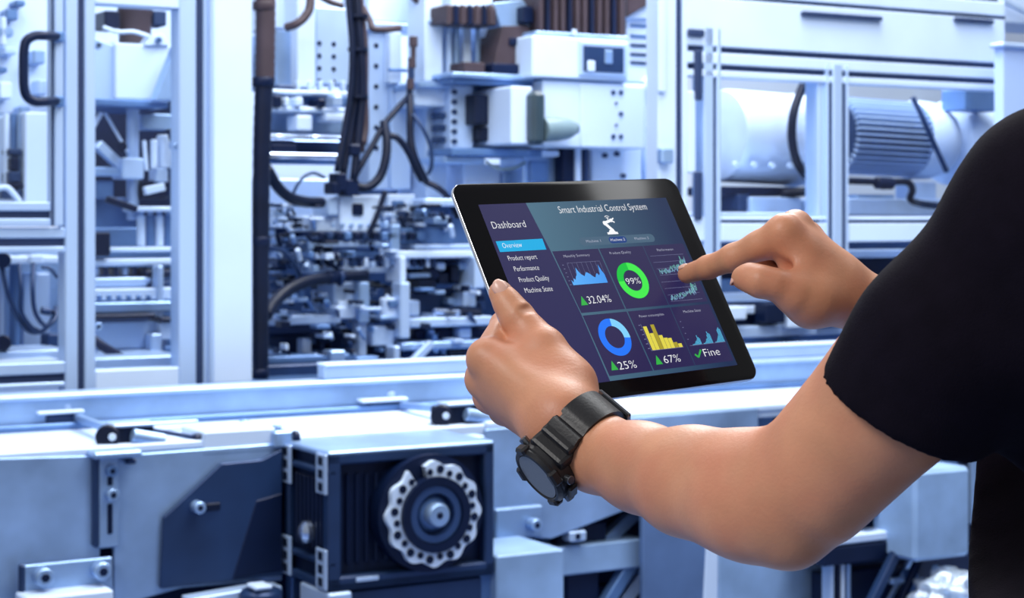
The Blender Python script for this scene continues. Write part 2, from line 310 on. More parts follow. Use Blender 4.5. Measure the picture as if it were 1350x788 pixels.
t.box('motor_box', 138, 14, 158, 38, .66, .1, NAVY); t.box('cable_box', 202, 14, 220, 34, .7, .08, DBLU); t.tube('signal_wire', [(136, 36, .6), (155, 42, .58), (176, 42, .58), (196, 48, .58)], .006, WH)
t.poly('skirt', [(205, 132), (232, 60), (238, 132)], .5, .05, STEEL); t.bolt(208, 53, .57, .009, MID)
t = T('tripod_stand', 'pale tripod stand with slanting struts under the feeder head', 'stand', (172, 285, .62))
t.cyl('column', (175, 140, .66), (175, 290, .66), .017, ALU); t.bar('strut', (128, 190, .6), (166, 226, .62), .026, ALU); t.bar('strut', (138, 148, .64), (168, 200, .64), .008, WH); t.bar('strut', (118, 175, .62), (134, 148, .62), .012, WH)
t.box('joint', 162, 208, 190, 236, .58, .1, ALU); t.box('arm', 118, 220, 164, 232, .60, .06, STEEL); t.bar('strut', (140, 262, .55), (180, 276, .55), .018, NAVY); t.box('block', 126, 238, 150, 262, .62, .1, MID); t.cyl('knob', (161, 193, .6), (161, 193, .55), .014, NAVY)
t = T('gripper', 'white and black gripper cylinder right of the tripod stand', 'gripper', (210, 270, .6))
t.cyl('cylinder', (217, 178, .62), (217, 222, .62), .022, WH); t.cyl('cylinder', (203, 184, .6), (203, 222, .6), .010, WH); t.box('jaw', 188, 238, 232, 262, .62, .08, NAVY); t.bar('finger', (190, 252, .56), (216, 246, .56), .022, WH); t.box('plate', 186, 150, 234, 172, .66, .05, STEEL); t.cyl('rod', (190, 185, .6), (193, 225, .6), .006, WH)
t.tube('air_hose', [(222, 170, .58), (230, 200, .58), (230, 235, .58), (220, 258, .58)], .007, NAVY); t.box('bracket', 205, 222, 222, 240, .6, .06, ALU); t.cyl('spigot', (224, 192, .56), (238, 192, .56), .012, STEEL)
t = T('valve_bank', 'row of small white valves on a pale rail in the glazed left bay', 'valve bank', (200, 335, .6))
t.box('rail', 118, 326, 244, 332, .56, .2, WH, 180); t.box('rail', 118, 341, 244, 350, .52, .2, WH, 180); t.box('hopper', 118, 260, 180, 300, .7, .2, MID); t.box('box', 120, 306, 146, 338, .5, .1, NAVY); t.box('rail', 176, 272, 240, 279, .56, .1, WH, 205)
for i, x in enumerate((186, 198, 210, 222, 234)): v_ = t.cyl('valve', (x, 284, .6), (x, 324, .6), .012, WH if i % 2 == 0 else MID); t.cyl('cap', (x, 278, .6), (x, 285, .6), .008, STEEL, par=v_)
for i in range(9): t.box('tooth', 124+13*i, 352, 131+13*i, 364, .56, .06, DBLU if i % 3 else WH)
t.box('tray', 118, 366, 200, 378, .5, .2, ALU); t.box('pocket', 192, 356, 240, 366, .5, .1, NAVY); t.box('tray', 118, 380, 244, 396, .46, .2, WH); t.box('post', 208, 350, 216, 420, .45, .05, ALU); t.box('pocket', 192, 370, 240, 378, .5, .1, DBLU)
for i in range(6): t.box('slot', 128+13*i, 388, 135+13*i, 396, .455, .02, MID)
t.box('tray', 118, 398, 244, 412, .44, .2, STEEL); t.box('black_bar', 118, 414, 206, 421, .40, .1, NAVY); t.box('black_bar', 212, 418, 240, 424, .40, .1, NAVY); t.box('lower_panel', 118, 423, 220, 460, .46, .1, ALU); t.box('lower_panel', 212, 424, 242, 448, .42, .1, WH); t.box('column', 200, 440, 214, 486, .4, .06, ALU); t.box('column', 216, 456, 238, 486, .42, .05, MID); t.cyl('roller', (192, 462, .4), (192, 482, .4), .018, WH); t.box('sill', 118, 470, 244, 490, .2, .3, ALU)
hose('suction_hose', 'thick dark hose slanting down at the bottom of the glazed bay', [(118, 444, .34), (138, 458, .33), (158, 470, .33), (178, 482, .33)], .013, NAVY, cat='hose')
# =================================================================== open centre bay
t = T('bay_backboard', 'pale and dark blue backboard added behind the open centre bay, dark below for shade', 'backboard', (600, 490, 1.55))
t.box('upper_sheet', 300, -70, 900, 250, 1.6, .04, WH, 600); t.box('lower_sheet', 300, 240, 900, 488, 1.5, .04, DBLU, 600); t.box('side_sheet', 340, 236, 460, 300, 1.45, .04, ALU)  # dark lower sheet added so the clutter stands against shade
t = T('perforated_column', 'bright white column with a plate of round holes near the cable trunk', 'column', (420, 120, .7))
t.box('core', 392, -60, 416, 116, .7, .2, WH); t.box('side_panel', 364, 40, 392, 116, .75, .2, STEEL); hp_ = t.box('hole_plate', 416, 10, 466, 112, .72, .1, ALU); t.box('side_panel', 356, -60, 392, 38, .8, .2, WH)
for i in range(4):
    for j in range(2): t.cyl('hole', (421+19*j, 57+16.5*i+j, .722), (421+19*j, 57+16.5*i+j, .716), .0072, NAVY, par=hp_, n=14)
for i in range(5): t.box('rib', 392+15*i, 106, 396+15*i, 122, .69, .03, WH)
t.box('dark_block', 366, 112, 390, 122, .66, .1, DBLU)
hose('drag_hose', 'brown ended dark hose bending over the white column', [(407, -40, .6), (409, 5, .58), (402, 22, .57), (390, 32, .57), (378, 36, .6)], .013, BROWN, cat='hose')
t = T('linear_slide', 'stack of bright horizontal slide rails behind the cable trunk', 'slide', (410, 215, .65))
for y0, y1, m, v in ((119, 125, WH, .60), (125, 138, MID, .68), (141, 148, WH, .58), (148, 176, STEEL, .70), (178, 186, CHROME, .56), (186, 202, DBLU, .68), (202, 210, CHROME, .54), (210, 216, MID, .6)): t.box('rail', 352, y0, 462, y1, v, .08, m, 405)
for x0, x1, y0, y1, m in ((362, 372, 126, 142, NAVY), (376, 382, 128, 140, WH), (390, 400, 128, 140, WH), (420, 430, 130, 142, NAVY), (440, 452, 126, 140, ALU), (392, 412, 152, 172, WH), (358, 392, 190, 200, NAVY), (430, 456, 150, 160, WH)): t.box('carriage', x0, y0, x1, y1, .56, .08, m)
t = T('hole_rail_column', 'tall pale column with a line of small holes right of the cable bundle', 'column', (515, 250, .7))
c_ = t.box('core', 486, 40, 514, 250, .72, .2, ALU); t.box('face', 514, 42, 530, 110, .68, .15, WH); t.box('face', 516, 110, 542, 250, .70, .15, ALU); t.box('cap', 486, -60, 560, 30, .74, .2, WH); t.box('collar', 480, 30, 556, 42, .70, .1, ALU)
for i in range(6): t.cyl('hole', (496, 60+27*i, .722), (496, 60+27*i, .715), .0075, NAVY, par=c_, n=12)
t.cyl('pin', (512, 92, .66), (536, 93, .66), .006, MID)
hose('supply_cable', 'dark brown cable stepping over the pale column cap', [(478, 10, .62), (488, 28, .6), (492, 38, .58), (508, 39, .58), (528, 37, .58)], .0105, BROWN)
hose('roof_cable', 'dark cable slanting along the roof above the pale columns', [(520, -30, .6), (545, -4, .6), (562, 8, .6)], .011, BROWN)
hose('roof_cable', 'short dark cable slanting from the roof left of the cable bundle', [(400, -20, .6), (430, 0, .6), (452, 8, .6)], .009, BROWN)
t = T('cable_bundle', 'thick bundle of dark cables hanging in the middle of the centre bay', 'cable bundle', (470, 250, .45))
for i, (x0, x1, x2, x3, y3, r, m) in enumerate(((463, 466, 466, 470, 196, .014, BROWN), (470, 473, 474, 474, 200, .015, BROWN), (476, 480, 480, 478, 190, .013, BROWN), (467, 470, 470, 452, 232, .011, BLK), (473, 476, 478, 466, 240, .012, BLK), (461, 464, 462, 444, 226, .009, BLK))):
    t.tube('cable', [(x0-4, -60, .48-.01*i), (x0-2, 0, .47-.01*i), (x1, 60, .46-.01*i), (x2, 120, .46-.01*i), ((x2+x3)/2+2, 165, .46-.01*i), (x3, y3, .45-.01*i)], r, m, n=8, sub=6)
for y in (22, 66, 128): t.lathe('tie', (472, y-3, .43), (472, y+3, .43), [(0, .030), (.010, .030)], BLK, n=16)
for x0, y0, x1, y1 in ((444, 228, 458, 252), (456, 236, 474, 258), (462, 190, 476, 205), (438, 240, 450, 256)): t.box('plug', x0, y0, x1, y1, .40, .06, NAVY)
loops = (('black cable arching from the connector mast down to the left plugs', [(536, 130, .5), (522, 145, .46), (506, 165, .44), (492, 190, .43), (478, 214, .42), (468, 232, .42)], .009),
 ('thick black cable looping under the cable bundle', [(506, 160, .44), (510, 185, .42), (508, 212, .41), (500, 234, .41), (484, 247, .41), (466, 244, .42)], .013),
 ('black cable dropping straight from the connector mast', [(540, 125, .5), (541, 150, .47), (541, 180, .46), (546, 205, .45), (556, 228, .45), (562, 240, .46)], .011),
 ('thin black cable bowing out right of the connector mast', [(544, 150, .46), (558, 170, .44), (568, 194, .44), (569, 218, .44), (564, 230, .45)], .006),
 ('dark cable bridging from the loop to the lower right', [(508, 178, .43), (524, 182, .42), (538, 200, .42), (548, 222, .43), (556, 238, .44)], .010),
 ('black cable running from the right plugs to behind the tablet', [(562, 240, .46), (578, 248, .44), (592, 262, .44), (604, 286, .46)], .010),
 ('thick black hose sweeping from the cable trunk to the fixture', [(352, 222, .25), (366, 246, .3), (382, 260, .34), (402, 266, .38), (424, 267, .42)], .0155),
 ('thin grey cable arching behind the thick sweeping hose', [(376, 296, .45), (384, 262, .44), (396, 238, .43), (412, 228, .43), (428, 234, .45)], .0045),
 ('thin dark cable slanting down to the valve strip', [(508, 252, .42), (500, 276, .42), (490, 300, .42), (482, 316, .43)], .008),
 ('thick black hose bending out of the cable trunk to the lower fixture', [(350, 416, .2), (362, 398, .26), (380, 382, .3), (404, 371, .34), (432, 366, .38)], .0175),
 ('thin dark cable bending under the collar of the cable trunk', [(356, 325, .25), (374, 332, .3), (388, 348, .32), (396, 364, .36)], .006))
for lab, pts, r in loops: hose('machine_cable' if 'cable' in lab.split(' ')[:2] or 'cable' in lab[:12] else 'machine_hose', lab, pts, r, BLK if r > .007 else DBLU, 'loose cables and hoses in the centre bay')
t = T('connector_mast', 'slim dark mast of stacked connectors between the pale columns', 'mast', (543, 150, .5))
for i, (x, y0, y1, r, m) in enumerate(((545, 48, 62, .013, BROWN), (545, 62, 76, .008, BROWN), (543, 76, 90, .012, BROWN), (542, 90, 104, .010, DBLU), (541, 104, 118, .012, BROWN), (540, 118, 132, .009, BLK), (541, 132, 150, .010, BLK), (541, 182, 198, .012, BLK))): t.cyl('connector', (x, y0, .5), (x, y1, .5), r, m)
t = T('white_mast', 'bright white square mast reaching the roof of the centre bay', 'mast', (578, 120, .55))
t.box('post', 560, -60, 584, 108, .55, .12, WH); t.box('post_side', 584, -60, 596, 108, .58, .1, ALU); t.box('foot', 552, 108, 600, 116, .52, .2, STEEL); t.box('plate', 548, 116, 596, 140, .56, .2, WH); t.box('lower_post', 562, 140, 590, 262, .62, .2, ALU); t.box('dark_edge', 584, 140, 596, 210, .58, .1, MID)
for i in range(4): t.box('clip', 580, 148+16*i, 594, 156+16*i, .55, .06, DBLU)
for x, y in ((566, 28), (576, 26)): t.bolt(x, y, .55, .006, ALU)
# =================================================================== camera and motor group, centre right
t = T('gantry_head', 'gantry head with dark motors on a pale platform right of the white mast', 'gantry', (650, 112, .5))
t.box('platform', 596, 97, 706, 104, .42, .3, STEEL); t.box('platform_edge', 596, 104, 706, 112, .44, .3, MID); t.box('drag_chain', 588, 8, 655, 32, .45, .12, BROWN)
for i in range(7): t.box('link', 590+9.4*i, 6, 596+9.4*i, 33, .44, .02, NAVY if i % 2 else BROWN)
for x0, x1, m in ((590, 597, ALU), (600, 607, STEEL), (612, 622, WH), (628, 634, STEEL), (640, 646, WH)): t.box('guide', x0, 32, x1, 97, .56, .06, m)
t.box('backing', 588, 30, 660, 97, .66, .05, WH); t.box('motor', 612, 82, 640, 98, .47, .1, BROWN); t.poly('motor', [(664, 34), (698, 34), (702, 60), (700, 96), (650, 96), (655, 70)], .46, .14, BROWN); t.box('motor_base', 650, 84, 702, 97, .44, .18, NAVY); t.poly('motor_cap', [(650, 4), (690, 0), (702, 20), (700, 36), (660, 36)], .48, .12, STEEL); t.box('motor_cable', 690, 8, 704, 30, .44, .06, NAVY); t.box('label_plate', 672, 50, 692, 60, .452, .01, NAVY)
t = T('camera_unit', 'inspection camera unit with dark body hanging under the gantry platform', 'camera unit', (650, 200, .5))
t.box('side_plate', 594, 112, 624, 196, .52, .15, ALU); t.box('backplate', 624, 114, 676, 196, .62, .1, ALU); t.box('camera_body', 636, 126, 674, 164, .48, .12, NAVY); t.box('camera_end', 626, 124, 640, 164, .46, .12, BLK); t.box('lens_block', 632, 168, 668, 186, .48, .1, BLK); t.cyl('lens', (662, 175, .47), (662, 175, .43), .014, WH); t.box('white_box', 674, 114, 702, 190, .34, .26, WH); t.box('bracket', 596, 196, 716, 206, .46, .2, MID); t.box('tray', 586, 206, 640, 216, .5, .2, STEEL)
for i in range(6): t.box('clip', 597, 118+13*i, 604, 124+13*i, .51, .02, DBLU)
t.box('hanger', 655, 112, 672, 122, .5, .1, DBLU)
t = T('servo_head', 'big white servo head with dark finned heat sink above the tablet', 'servo head', (770, 200, .4))
hs = t.box('heat_sink', 712, -60, 826, 46, .42, .3, BROWN)
for i in range(12): t.box('fin', 712+9.7*i, -60, 716.5+9.7*i, 46, .40, .03, NAVY if i % 3 == 1 else BROWN, 769, par=hs)
t.box('flange', 706, 44, 828, 50, .38, .34, STEEL); ub = t.box('upper_box', 702, 50, 828, 104, .36, .36, WH); t.box('window_frame', 764, 55, 828, 101, .352, .01, ALU, par=ub); t.box('window', 770, 61, 823, 95, .347, .006, DBLU, par=ub); t.box('inner_part', 775, 80, 785, 94, .343, .005, WH, par=ub); t.box('inner_part', 798, 66, 808, 84, .343, .005, STEEL, par=ub)
t.box('step', 716, 104, 852, 110, .39, .3, MID); lb = t.box('lower_box', 716, 108, 852, 195, .38, .3, WH); t.box('face_plate', 766, 112, 850, 195, .372, .01, WH, par=lb)
for x, y in ((808, 122), (818, 122), (818, 150), (808, 180), (818, 180), (812, 136), (812, 165)): t.bolt(x, y, .372, .0075 if y not in (136, 165) else .004, DBLU, par=lb, out=.006)
t.lathe('sensor_nose', (716, 171, .325), (772, 169, .325), [(0, .036), (.05, .036), (.09, .030), (.12, .016), (.126, .004)], GREEN); t.box('lens_mount', 703, 120, 721, 190, .30, .10, mat('dark_green_grey', (40, 58, 70), .4, 0, .2, 8), bev=.012); t.cyl('bolt', (757, 39, .37), (757, 47, .37), .008, WH)
t.box('neck', 742, 195, 758, 262, .45, .1, NAVY); t.box('neck_guide', 760, 195, 767, 262, .44, .1, WH); t.box('neck', 770, 195, 777, 262, .46, .1, DBLU); t.box('lower_bracket', 690, 200, 736, 262, .5, .15, STEEL); t.box('bracket_lip', 694, 198, 738, 206, .46, .1, WH); t.box('pocket', 700, 212, 724, 240, .485, .02, MID); t.box('side_foot', 780, 195, 846, 262, .5, .2, WH)
for x, y in ((796, 205), (812, 203), (820, 232)): t.bolt(x, y, .50, .008, DBLU)
t = T('louvre_box', 'white box with dark louvre slots left of the tall white post', 'box', (850, 110, .7))
t.box('body', 826, 22, 880, 110, .66, .3, WH); t.poly('hood', [(826, 22), (870, -4), (880, -4), (880, 24), (826, 24)], .64, .3, WH); t.poly('dark_duct', [(826, -60), (880, -60), (864, 0), (828, 22)], .62, .2, BROWN)
for y in (32, 46, 58, 70, 81): t.box('slot', 832, y, 870, y+4, .652, .02, DBLU if y > 50 else MID)
t = T('exhaust_pipe', 'white bent exhaust pipe beside the tall white post', 'pipe', (855, 240, .55))
t.tube('pipe', [(868, 100, .6), (852, 118, .56), (846, 150, .55), (848, 190, .55), (858, 230, .55), (864, 270, .55)], .030, WH, n=16); t.box('bracket', 866, 150, 876, 205, .5, .05, STEEL); t.box('collar', 836, 112, 866, 122, .5, .1, ALU); t.box('cup', 838, 122, 850, 136, .5, .06, STEEL)
t.cyl('band', (847, 168, .55), (848, 176, .55), .033, ALU)
# lower middle, partly behind the tablet
t = T('process_deck', 'pale process deck with blocks behind the tablet', 'deck', (760, 300, .45))
t.box('deck', 560, 262, 900, 272, .4, .6, ALU, 640); t.box('skirt', 560, 272, 900, 330, .5, .5, MID, 640); t.box('box', 790, 205, 850, 262, .7, .2, ALU); t.box('block', 612, 216, 660, 262, .6, .2, WH); t.box('block', 664, 226, 700, 262, .58, .2, STEEL); t.tube('wire', [(640, 212, .5), (656, 222, .48), (676, 222, .48), (692, 214, .5)], .004, GREEN)
# =================================================================== crowded assembly station, lower centre
t = T('assembly_station', 'crowded assembly station of small fixtures left of the tablet', 'assembly station', (500, 490, .6))
t.box('white_fixture', 448, 258, 502, 306, .44, .2, WH); t.box('fixture_pocket', 466, 268, 480, 284, .43, .03, NAVY); t.box('white_fixture', 416, 288, 452, 306, .46, .2, WH); t.box('ring_block', 432, 262, 446, 284, .43, .1, ALU); t.box('white_fixture', 512, 256, 548, 296, .5, .2, WH); t.box('fixture_frame', 550, 262, 596, 292, .52, .2, ALU)
for i in range(5): t.bolt(438+12*i, 297, .44, .006, STEEL, par=t.o.children[0])
for i in range(3): t.box('shim', 520+22*i, 264, 534+22*i, 272, .48, .05, (MID, WH, NAVY)[i]); t.box('shim', 526+20*i, 278, 540+20*i, 290, .48, .05, (DBLU, STEEL, WH)[i])
for i in range(12): t.box('connector', 420+12*i, 306, 429+12*i, 316, .42, .06, (NAVY, DBLU, NAVY, MID)[i % 4])
for i in range(18): t.cyl('tube_nipple', (420+9*i, 340, .43), (420+9*i, 352, .43), .006, (NAVY, WH, DBLU)[i % 3])
t.box('strip', 404, 318, 520, 326, .44, .08, ALU); t.box('strip', 404, 330, 520, 338, .46, .08, MID); t.box('strip', 410, 352, 520, 360, .46, .1, WH)
t.box('blue_slab', 528, 300, 602, 322, .46, .2, MID); t.box('slab_post', 516, 296, 528, 350, .42, .08, STEEL); t.box('white_ledge', 520, 330, 640, 340, .40, .2, WH); t.box('white_ledge', 548, 322, 640, 328, .42, .2, ALU)
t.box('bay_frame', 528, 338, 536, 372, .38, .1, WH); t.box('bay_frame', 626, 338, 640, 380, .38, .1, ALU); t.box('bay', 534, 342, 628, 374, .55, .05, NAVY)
for i, (x0, x1, y0, y1, m) in enumerate(((538, 560, 348, 354, STEEL), (540, 572, 360, 366, STEEL), (566, 580, 352, 368, NAVY), (574, 588, 346, 356, ALU), (580, 592, 360, 374, BLK), (596, 606, 350, 372, BLK), (606, 620, 346, 356, STEEL), (552, 576, 368, 380, BLK))): t.box('gear_block', x0, y0, x1, y1, .44, .08, m)
t.cyl('coupling', (432, 366, .38), (452, 364, .40), .020, NAVY); t.cyl('coupling', (452, 364, .40), (484, 362, .42), .014, BLK); t.cyl('coupling', (446, 366, .39), (450, 366, .39), .025, DBLU)
t.box('lamp_block', 440, 372, 468, 416, .44, .12, ALU); t.box('column', 474, 372, 488, 426, .40, .06, STEEL); t.box('column', 528, 372, 541, 446, .36, .06, ALU); t.cyl('white_cup', (514, 392, .42), (514, 420, .42), .030, WH); t.box('white_cup_base', 502, 416, 530, 422, .38, .1, STEEL)
t.cyl('rod', (478, 408, .38), (502, 407, .38), .006, ALU); t.box('dark_slab', 544, 384, 640, 410, .5, .2, DBLU); t.box('cube', 540, 396, 554, 416, .40, .08, ALU); t.box('cube', 592, 392, 610, 404, .46, .06, STEEL); t.box('cube', 612, 376, 628, 404, .42, .08, ALU)
t.box('rail', 540, 418, 650, 430, .38, .1, ALU); t.cyl('cylinder', (572, 410, .40), (606, 412, .40), .009, CHROME); t.cyl('cylinder', (606, 412, .40), (632, 414, .40), .016, BLK)
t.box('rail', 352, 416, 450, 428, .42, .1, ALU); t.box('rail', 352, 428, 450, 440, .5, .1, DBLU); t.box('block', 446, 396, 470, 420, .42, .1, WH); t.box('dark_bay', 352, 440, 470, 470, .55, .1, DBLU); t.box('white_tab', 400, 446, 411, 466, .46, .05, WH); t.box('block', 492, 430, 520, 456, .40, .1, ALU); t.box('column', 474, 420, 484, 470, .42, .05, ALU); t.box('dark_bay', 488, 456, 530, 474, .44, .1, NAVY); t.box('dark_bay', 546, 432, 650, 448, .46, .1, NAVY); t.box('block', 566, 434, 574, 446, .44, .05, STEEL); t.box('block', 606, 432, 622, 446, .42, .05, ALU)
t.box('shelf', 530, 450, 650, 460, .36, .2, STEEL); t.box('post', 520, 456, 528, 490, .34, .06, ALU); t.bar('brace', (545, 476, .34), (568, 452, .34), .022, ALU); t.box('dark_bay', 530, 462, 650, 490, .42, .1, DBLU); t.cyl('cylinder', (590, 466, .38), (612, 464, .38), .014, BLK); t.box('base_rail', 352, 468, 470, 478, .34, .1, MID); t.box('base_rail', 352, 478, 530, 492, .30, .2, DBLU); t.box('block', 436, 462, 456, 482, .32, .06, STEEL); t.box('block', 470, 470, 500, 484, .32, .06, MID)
rg = random.Random(11)
rows = [(352, 400, 300, 420), (400, 530, 360, 420), (536, 640, 270, 330), (352, 420, 296, 360), (352, 470, 370, 420), (545, 640, 440, 484), (400, 530, 420, 486)]
for k in range(150):
    xa, xb, ya, yb = rows[k % len(rows)]; x = rg.uniform(xa, xb); y = rg.uniform(ya, yb); w = rg.choice((5, 7, 9, 14, 24)); h = rg.choice((4, 5, 7, 10)); m = rg.choice((WH, ALU, STEEL, STEEL, MID, DBLU, DBLU, NAVY, BLK)); v = rg.uniform(.46, .62)
    if x+w > 645: continue
    if rg.random() < .22: t.cyl('pin', (x, y, v), (x+w*.2, y+h*1.6, v), .005+.006*rg.random(), m, n=10)
    else: t.box('fitting', x, y, x+w, y+h, v, rg.uniform(.04, .12), m, bev=.002)
rows2 = [(356, 430, 300, 345), (400, 520, 318, 350), (356, 440, 380, 470), (440, 530, 380, 480), (548, 635, 376, 480), (500, 600, 268, 300), (356, 420, 262, 300)]
for k in range(190):
    xa, xb, ya, yb = rows2[k % len(rows2)]; x = rg.uniform(xa, xb); y = rg.uniform(ya, yb); w = rg.choice((3, 4, 6, 8, 12, 18)); h = rg.choice((3, 4, 5, 8)); m = rg.choice((WH, WH, ALU, STEEL, MID, DBLU, NAVY, NAVY, BLK)); v = rg.uniform(.33, .46)
    if x+w > 645: continue
    if rg.random() < .25: t.cyl('pin', (x, y, v), (x+w*.5, y+h*1.8, v+.02), .004+.005*rg.random(), m, n=8)
    else: t.box('fitting', x, y, x+w, y+h, v, rg.uniform(.03, .08), m, bev=.0015)
# =================================================================== conveyor
CV = -.645; ZT = .887
t = T('conveyor', 'long pale steel conveyor bed with raised back rail', 'conveyor', (330, 600, -.45)); t.o.location.z = 0; t.b.z = 0
uL, uR = M(-160, 0, CV).x, M(1560, 0, CV).x; uS = M(420, 0, -.2).x
t.boxm('bed', (uL, CV+.004, ZT-.03), (uR, -.25, ZT), WH); t.boxm('back_rail', (uL, -.25, ZT-.03), (uR, -.19, .962), STEEL); t.boxm('rail_lip', (uL, -.262, .955), (uR, -.18, .968), ALU); t.boxm('rail_foot', (uL, -.275, ZT), (uR, -.25, ZT+.016), MID)
t.boxm('upper_rail', (uS, -.235, .968), (uR, -.19, 1.002), ALU); t.boxm('rail_lip', (uS, -.24, 1.0), (uR, -.185, 1.008), WH)
t.boxm('front_lip', (uL, CV-.006, ZT-.012), (M(372, 0, CV).x, CV+.03, ZT+.006), WH); t.boxm('front_lip', (M(640, 0, CV).x, CV-.006, ZT-.012), (uR, CV+.03, ZT+.006), WH)
for i in range(6):
    u = uL+.25+(uR-uL-.5)*i/5; t.boxm('leg', (u, -.58, 0), (u+.06, -.52, ZT-.03), MID); t.boxm('leg', (u, -.32, 0), (u+.06, -.26, ZT-.03), MID)
t.boxm('under_beam', (uL, -.56, .40), (uR, -.50, .46), NAVY); t.boxm('belly_pan', (uL, -.55, .46), (uR, -.48, ZT-.03), NAVY)
t.box('wear_strip', 160, 556, 262, 560, -.40, .02, STEEL, 210)
for x, y in ((322, 553), (365, 560)): t.cyl('screw', (x, y, -.5), (x, y+3, -.5), .012, STEEL)
def side_plate(label, pts, m, v=CV-.014, dv=.012, name='side_plate'):
    tt = T(name, label, 'plate', (pts[0][0], pts[0][1], v)); tt.poly('sheet', pts, v, dv, m); return tt
side_plate('mottled steel side plate of the conveyor at the far left', [(-60, 606), (132, 600), (132, 820), (-60, 830)], GALV)
s2 = side_plate('pale steel side plate of the conveyor behind the slotted bracket', [(157, 600), (372, 584), (372, 765), (240, 775), (150, 800), (150, 600)], STEEL)
s3 = side_plate('dark blue cut-corner plate in place of shading beside the gearbox', [(372, 592), (345, 606), (292, 611), (216, 682), (212, 776), (372, 758)], DBLU, CV-.030, .012)  # separate plate, coloured dark for the shading on the side plate
s3.bolt(258, 667, CV-.030, .013, STEEL, out=.03); s3.box('slot', 272, 663, 291, 673, CV-.033, .006, BLK); s3.poly('shade_patch', [(338, 660), (372, 650), (372, 752), (306, 764)], CV-.032, .004, NAVY)  # patch coloured navy for the dark shadow and reflection there
t = T('slotted_bracket', 'upright steel angle bracket with long slot on the conveyor side', 'bracket', (142, 722, CV-.03))
b_ = t.box('web', 131, 600, 157, 722, CV-.034, .008, STEEL); t.box('flange', 124, 600, 132, 722, CV-.034, .03, DBLU); t.box('cap', 124, 595, 188, 604, CV-.06, .06, STEEL)
t.box('slot', 142, 664, 149, 704, CV-.037, .006, NAVY); t.box('slot', 142, 628, 149, 640, CV-.037, .006, NAVY); t.bolt(146, 620, CV-.034, .012, MID); t.bolt(146, 651, CV-.034, .013, STEEL, out=.02); t.cyl('nut', (172, 605, CV-.03), (172, 611, CV-.03), .012, DBLU)
t = T('corner_bracket', 'steel bracket with two cap screws at the lower left corner', 'bracket', (88, 800, CV-.06))
t.poly('plate', [(28, 746), (148, 734), (150, 800), (28, 810)], CV-.05, .012, STEEL); t.box('edge', 26, 744, 34, 810, CV-.054, .016, DBLU); t.box('foot', 34, 783, 150, 810, CV-.12, .08, WH)
for x, y in ((54, 758), (130, 750)): t.bolt(x, y, CV-.05, .019, STEEL, out=.034)
t.cyl('nut', (120, 783, CV-.09), (120, 779, CV-.09), .02, STEEL)
t = T('lower_tray', 'pale tray edge under the conveyor by the gearbox foot', 'tray', (300, 800, CV-.1)); t.poly('tray', [(250, 790), (330, 776), (372, 772), (372, 830), (250, 830)], CV-.10, .05, ALU); t.cyl('cap', (344, 800, CV-.12), (344, 776, CV-.12), .045, DBLU); t.box('plate', 336, 772, 360, 778, CV-.16, .05, WH)
# guide rail clamps
def clamp(label, k):
    t = T('rail_clamp', label, 'clamp', k['base'], 'guide rail clamps on the conveyor')
    x, y, v = k['head']; t.box('rail_jaw', x-22, y+2, x+22, y+14, v, .05, DBLU); t.box('jaw_plate', x-34, y-3, x+28, y+2, v-.01, .08, WH); t.cyl('jaw_bolt', (x+4, y-12, v+.02), (x+4, y-2, v+.02), .012, ALU)
    X, Y_, V_ = k['body']; t.bar('rod', (x+18, y+6, v), (X-22, Y_-8, V_+.02), .016, STEEL)
    t.cyl('pivot', (X-30, Y_, V_+.03), (X-30, Y_, V_-.03), .026, BLK); t.box('body', X-32, Y_-13, X+32, Y_+13, V_-.02, .05, BLK); t.cyl('eye', (X-24, Y_, V_-.03), (X-24, Y_, V_-.036), .008, WH); t.cyl('lever', (X+2, Y_-2, V_-.035), (X+44, Y_+5, V_-.035), .015, STEEL); t.box('top_plate', X-22, Y_-18, X+34, Y_-13, V_-.025, .06, ALU)
    t.cyl('stem', (X, Y_+8, V_), (X, k['base'][1], V_), .016, STEEL); t.cyl('stem_ring', (X, k['base'][1]-8, V_), (X, k['base'][1], V_), .024, ALU)
    return t
t = clamp('black rail clamp with twin rods at the left of the conveyor', dict(base=(172, 597, CV+.03), head=(84, 544, -.26), body=(172, 576, CV+.05)))
t.bar('rod', (196, 566, CV+.04), (262, 577, CV+.02), .010, DBLU); t.bar('rod', (205, 588, CV+.02), (262, 587, CV+.02), .008, DBLU); t.box('rod_end', 257, 573, 268, 597, CV+.0, .03, NAVY)
clamp('black rail clamp with silver lever above the gearbox', dict(base=(608, 572, CV+.03), head=(511, 528, -.27), body=(612, 548, CV+.06)))
t = T('guide_block', 'long pale guide block on the conveyor edge left of the gearbox', 'block', (315, 597, CV+.02)); t.box('block', 268, 566, 364, 594, CV-.01, .14, WH, 316); t.box('lip', 266, 594, 364, 598, CV-.014, .05, MID, 316)
t = T('adjuster_knob', 'small steel adjuster with dark knob beside the gearbox corner', 'adjuster', (378, 592, CV)); t.box('body', 362, 568, 386, 590, CV-.03, .05, STEEL); t.cyl('knob', (386, 577, CV-.02), (393, 577, CV-.02), .016, NAVY); t.cyl('screw', (365, 560, CV), (365, 568, CV), .01, STEEL)
t = T('cable_gland', 'small dark fittings on the conveyor edge under the tablet', 'fitting', (900, 556, CV+.02))
for x in (888, 906): t.cyl('fitting', (x, 545, CV+.02), (x, 560, CV+.02), .016, DBLU)
t.box('bar', 878, 542, 922, 548, CV, .05, STEEL); t.cyl('nut', (898, 536, CV+.02), (898, 543, CV+.02), .012, ALU)
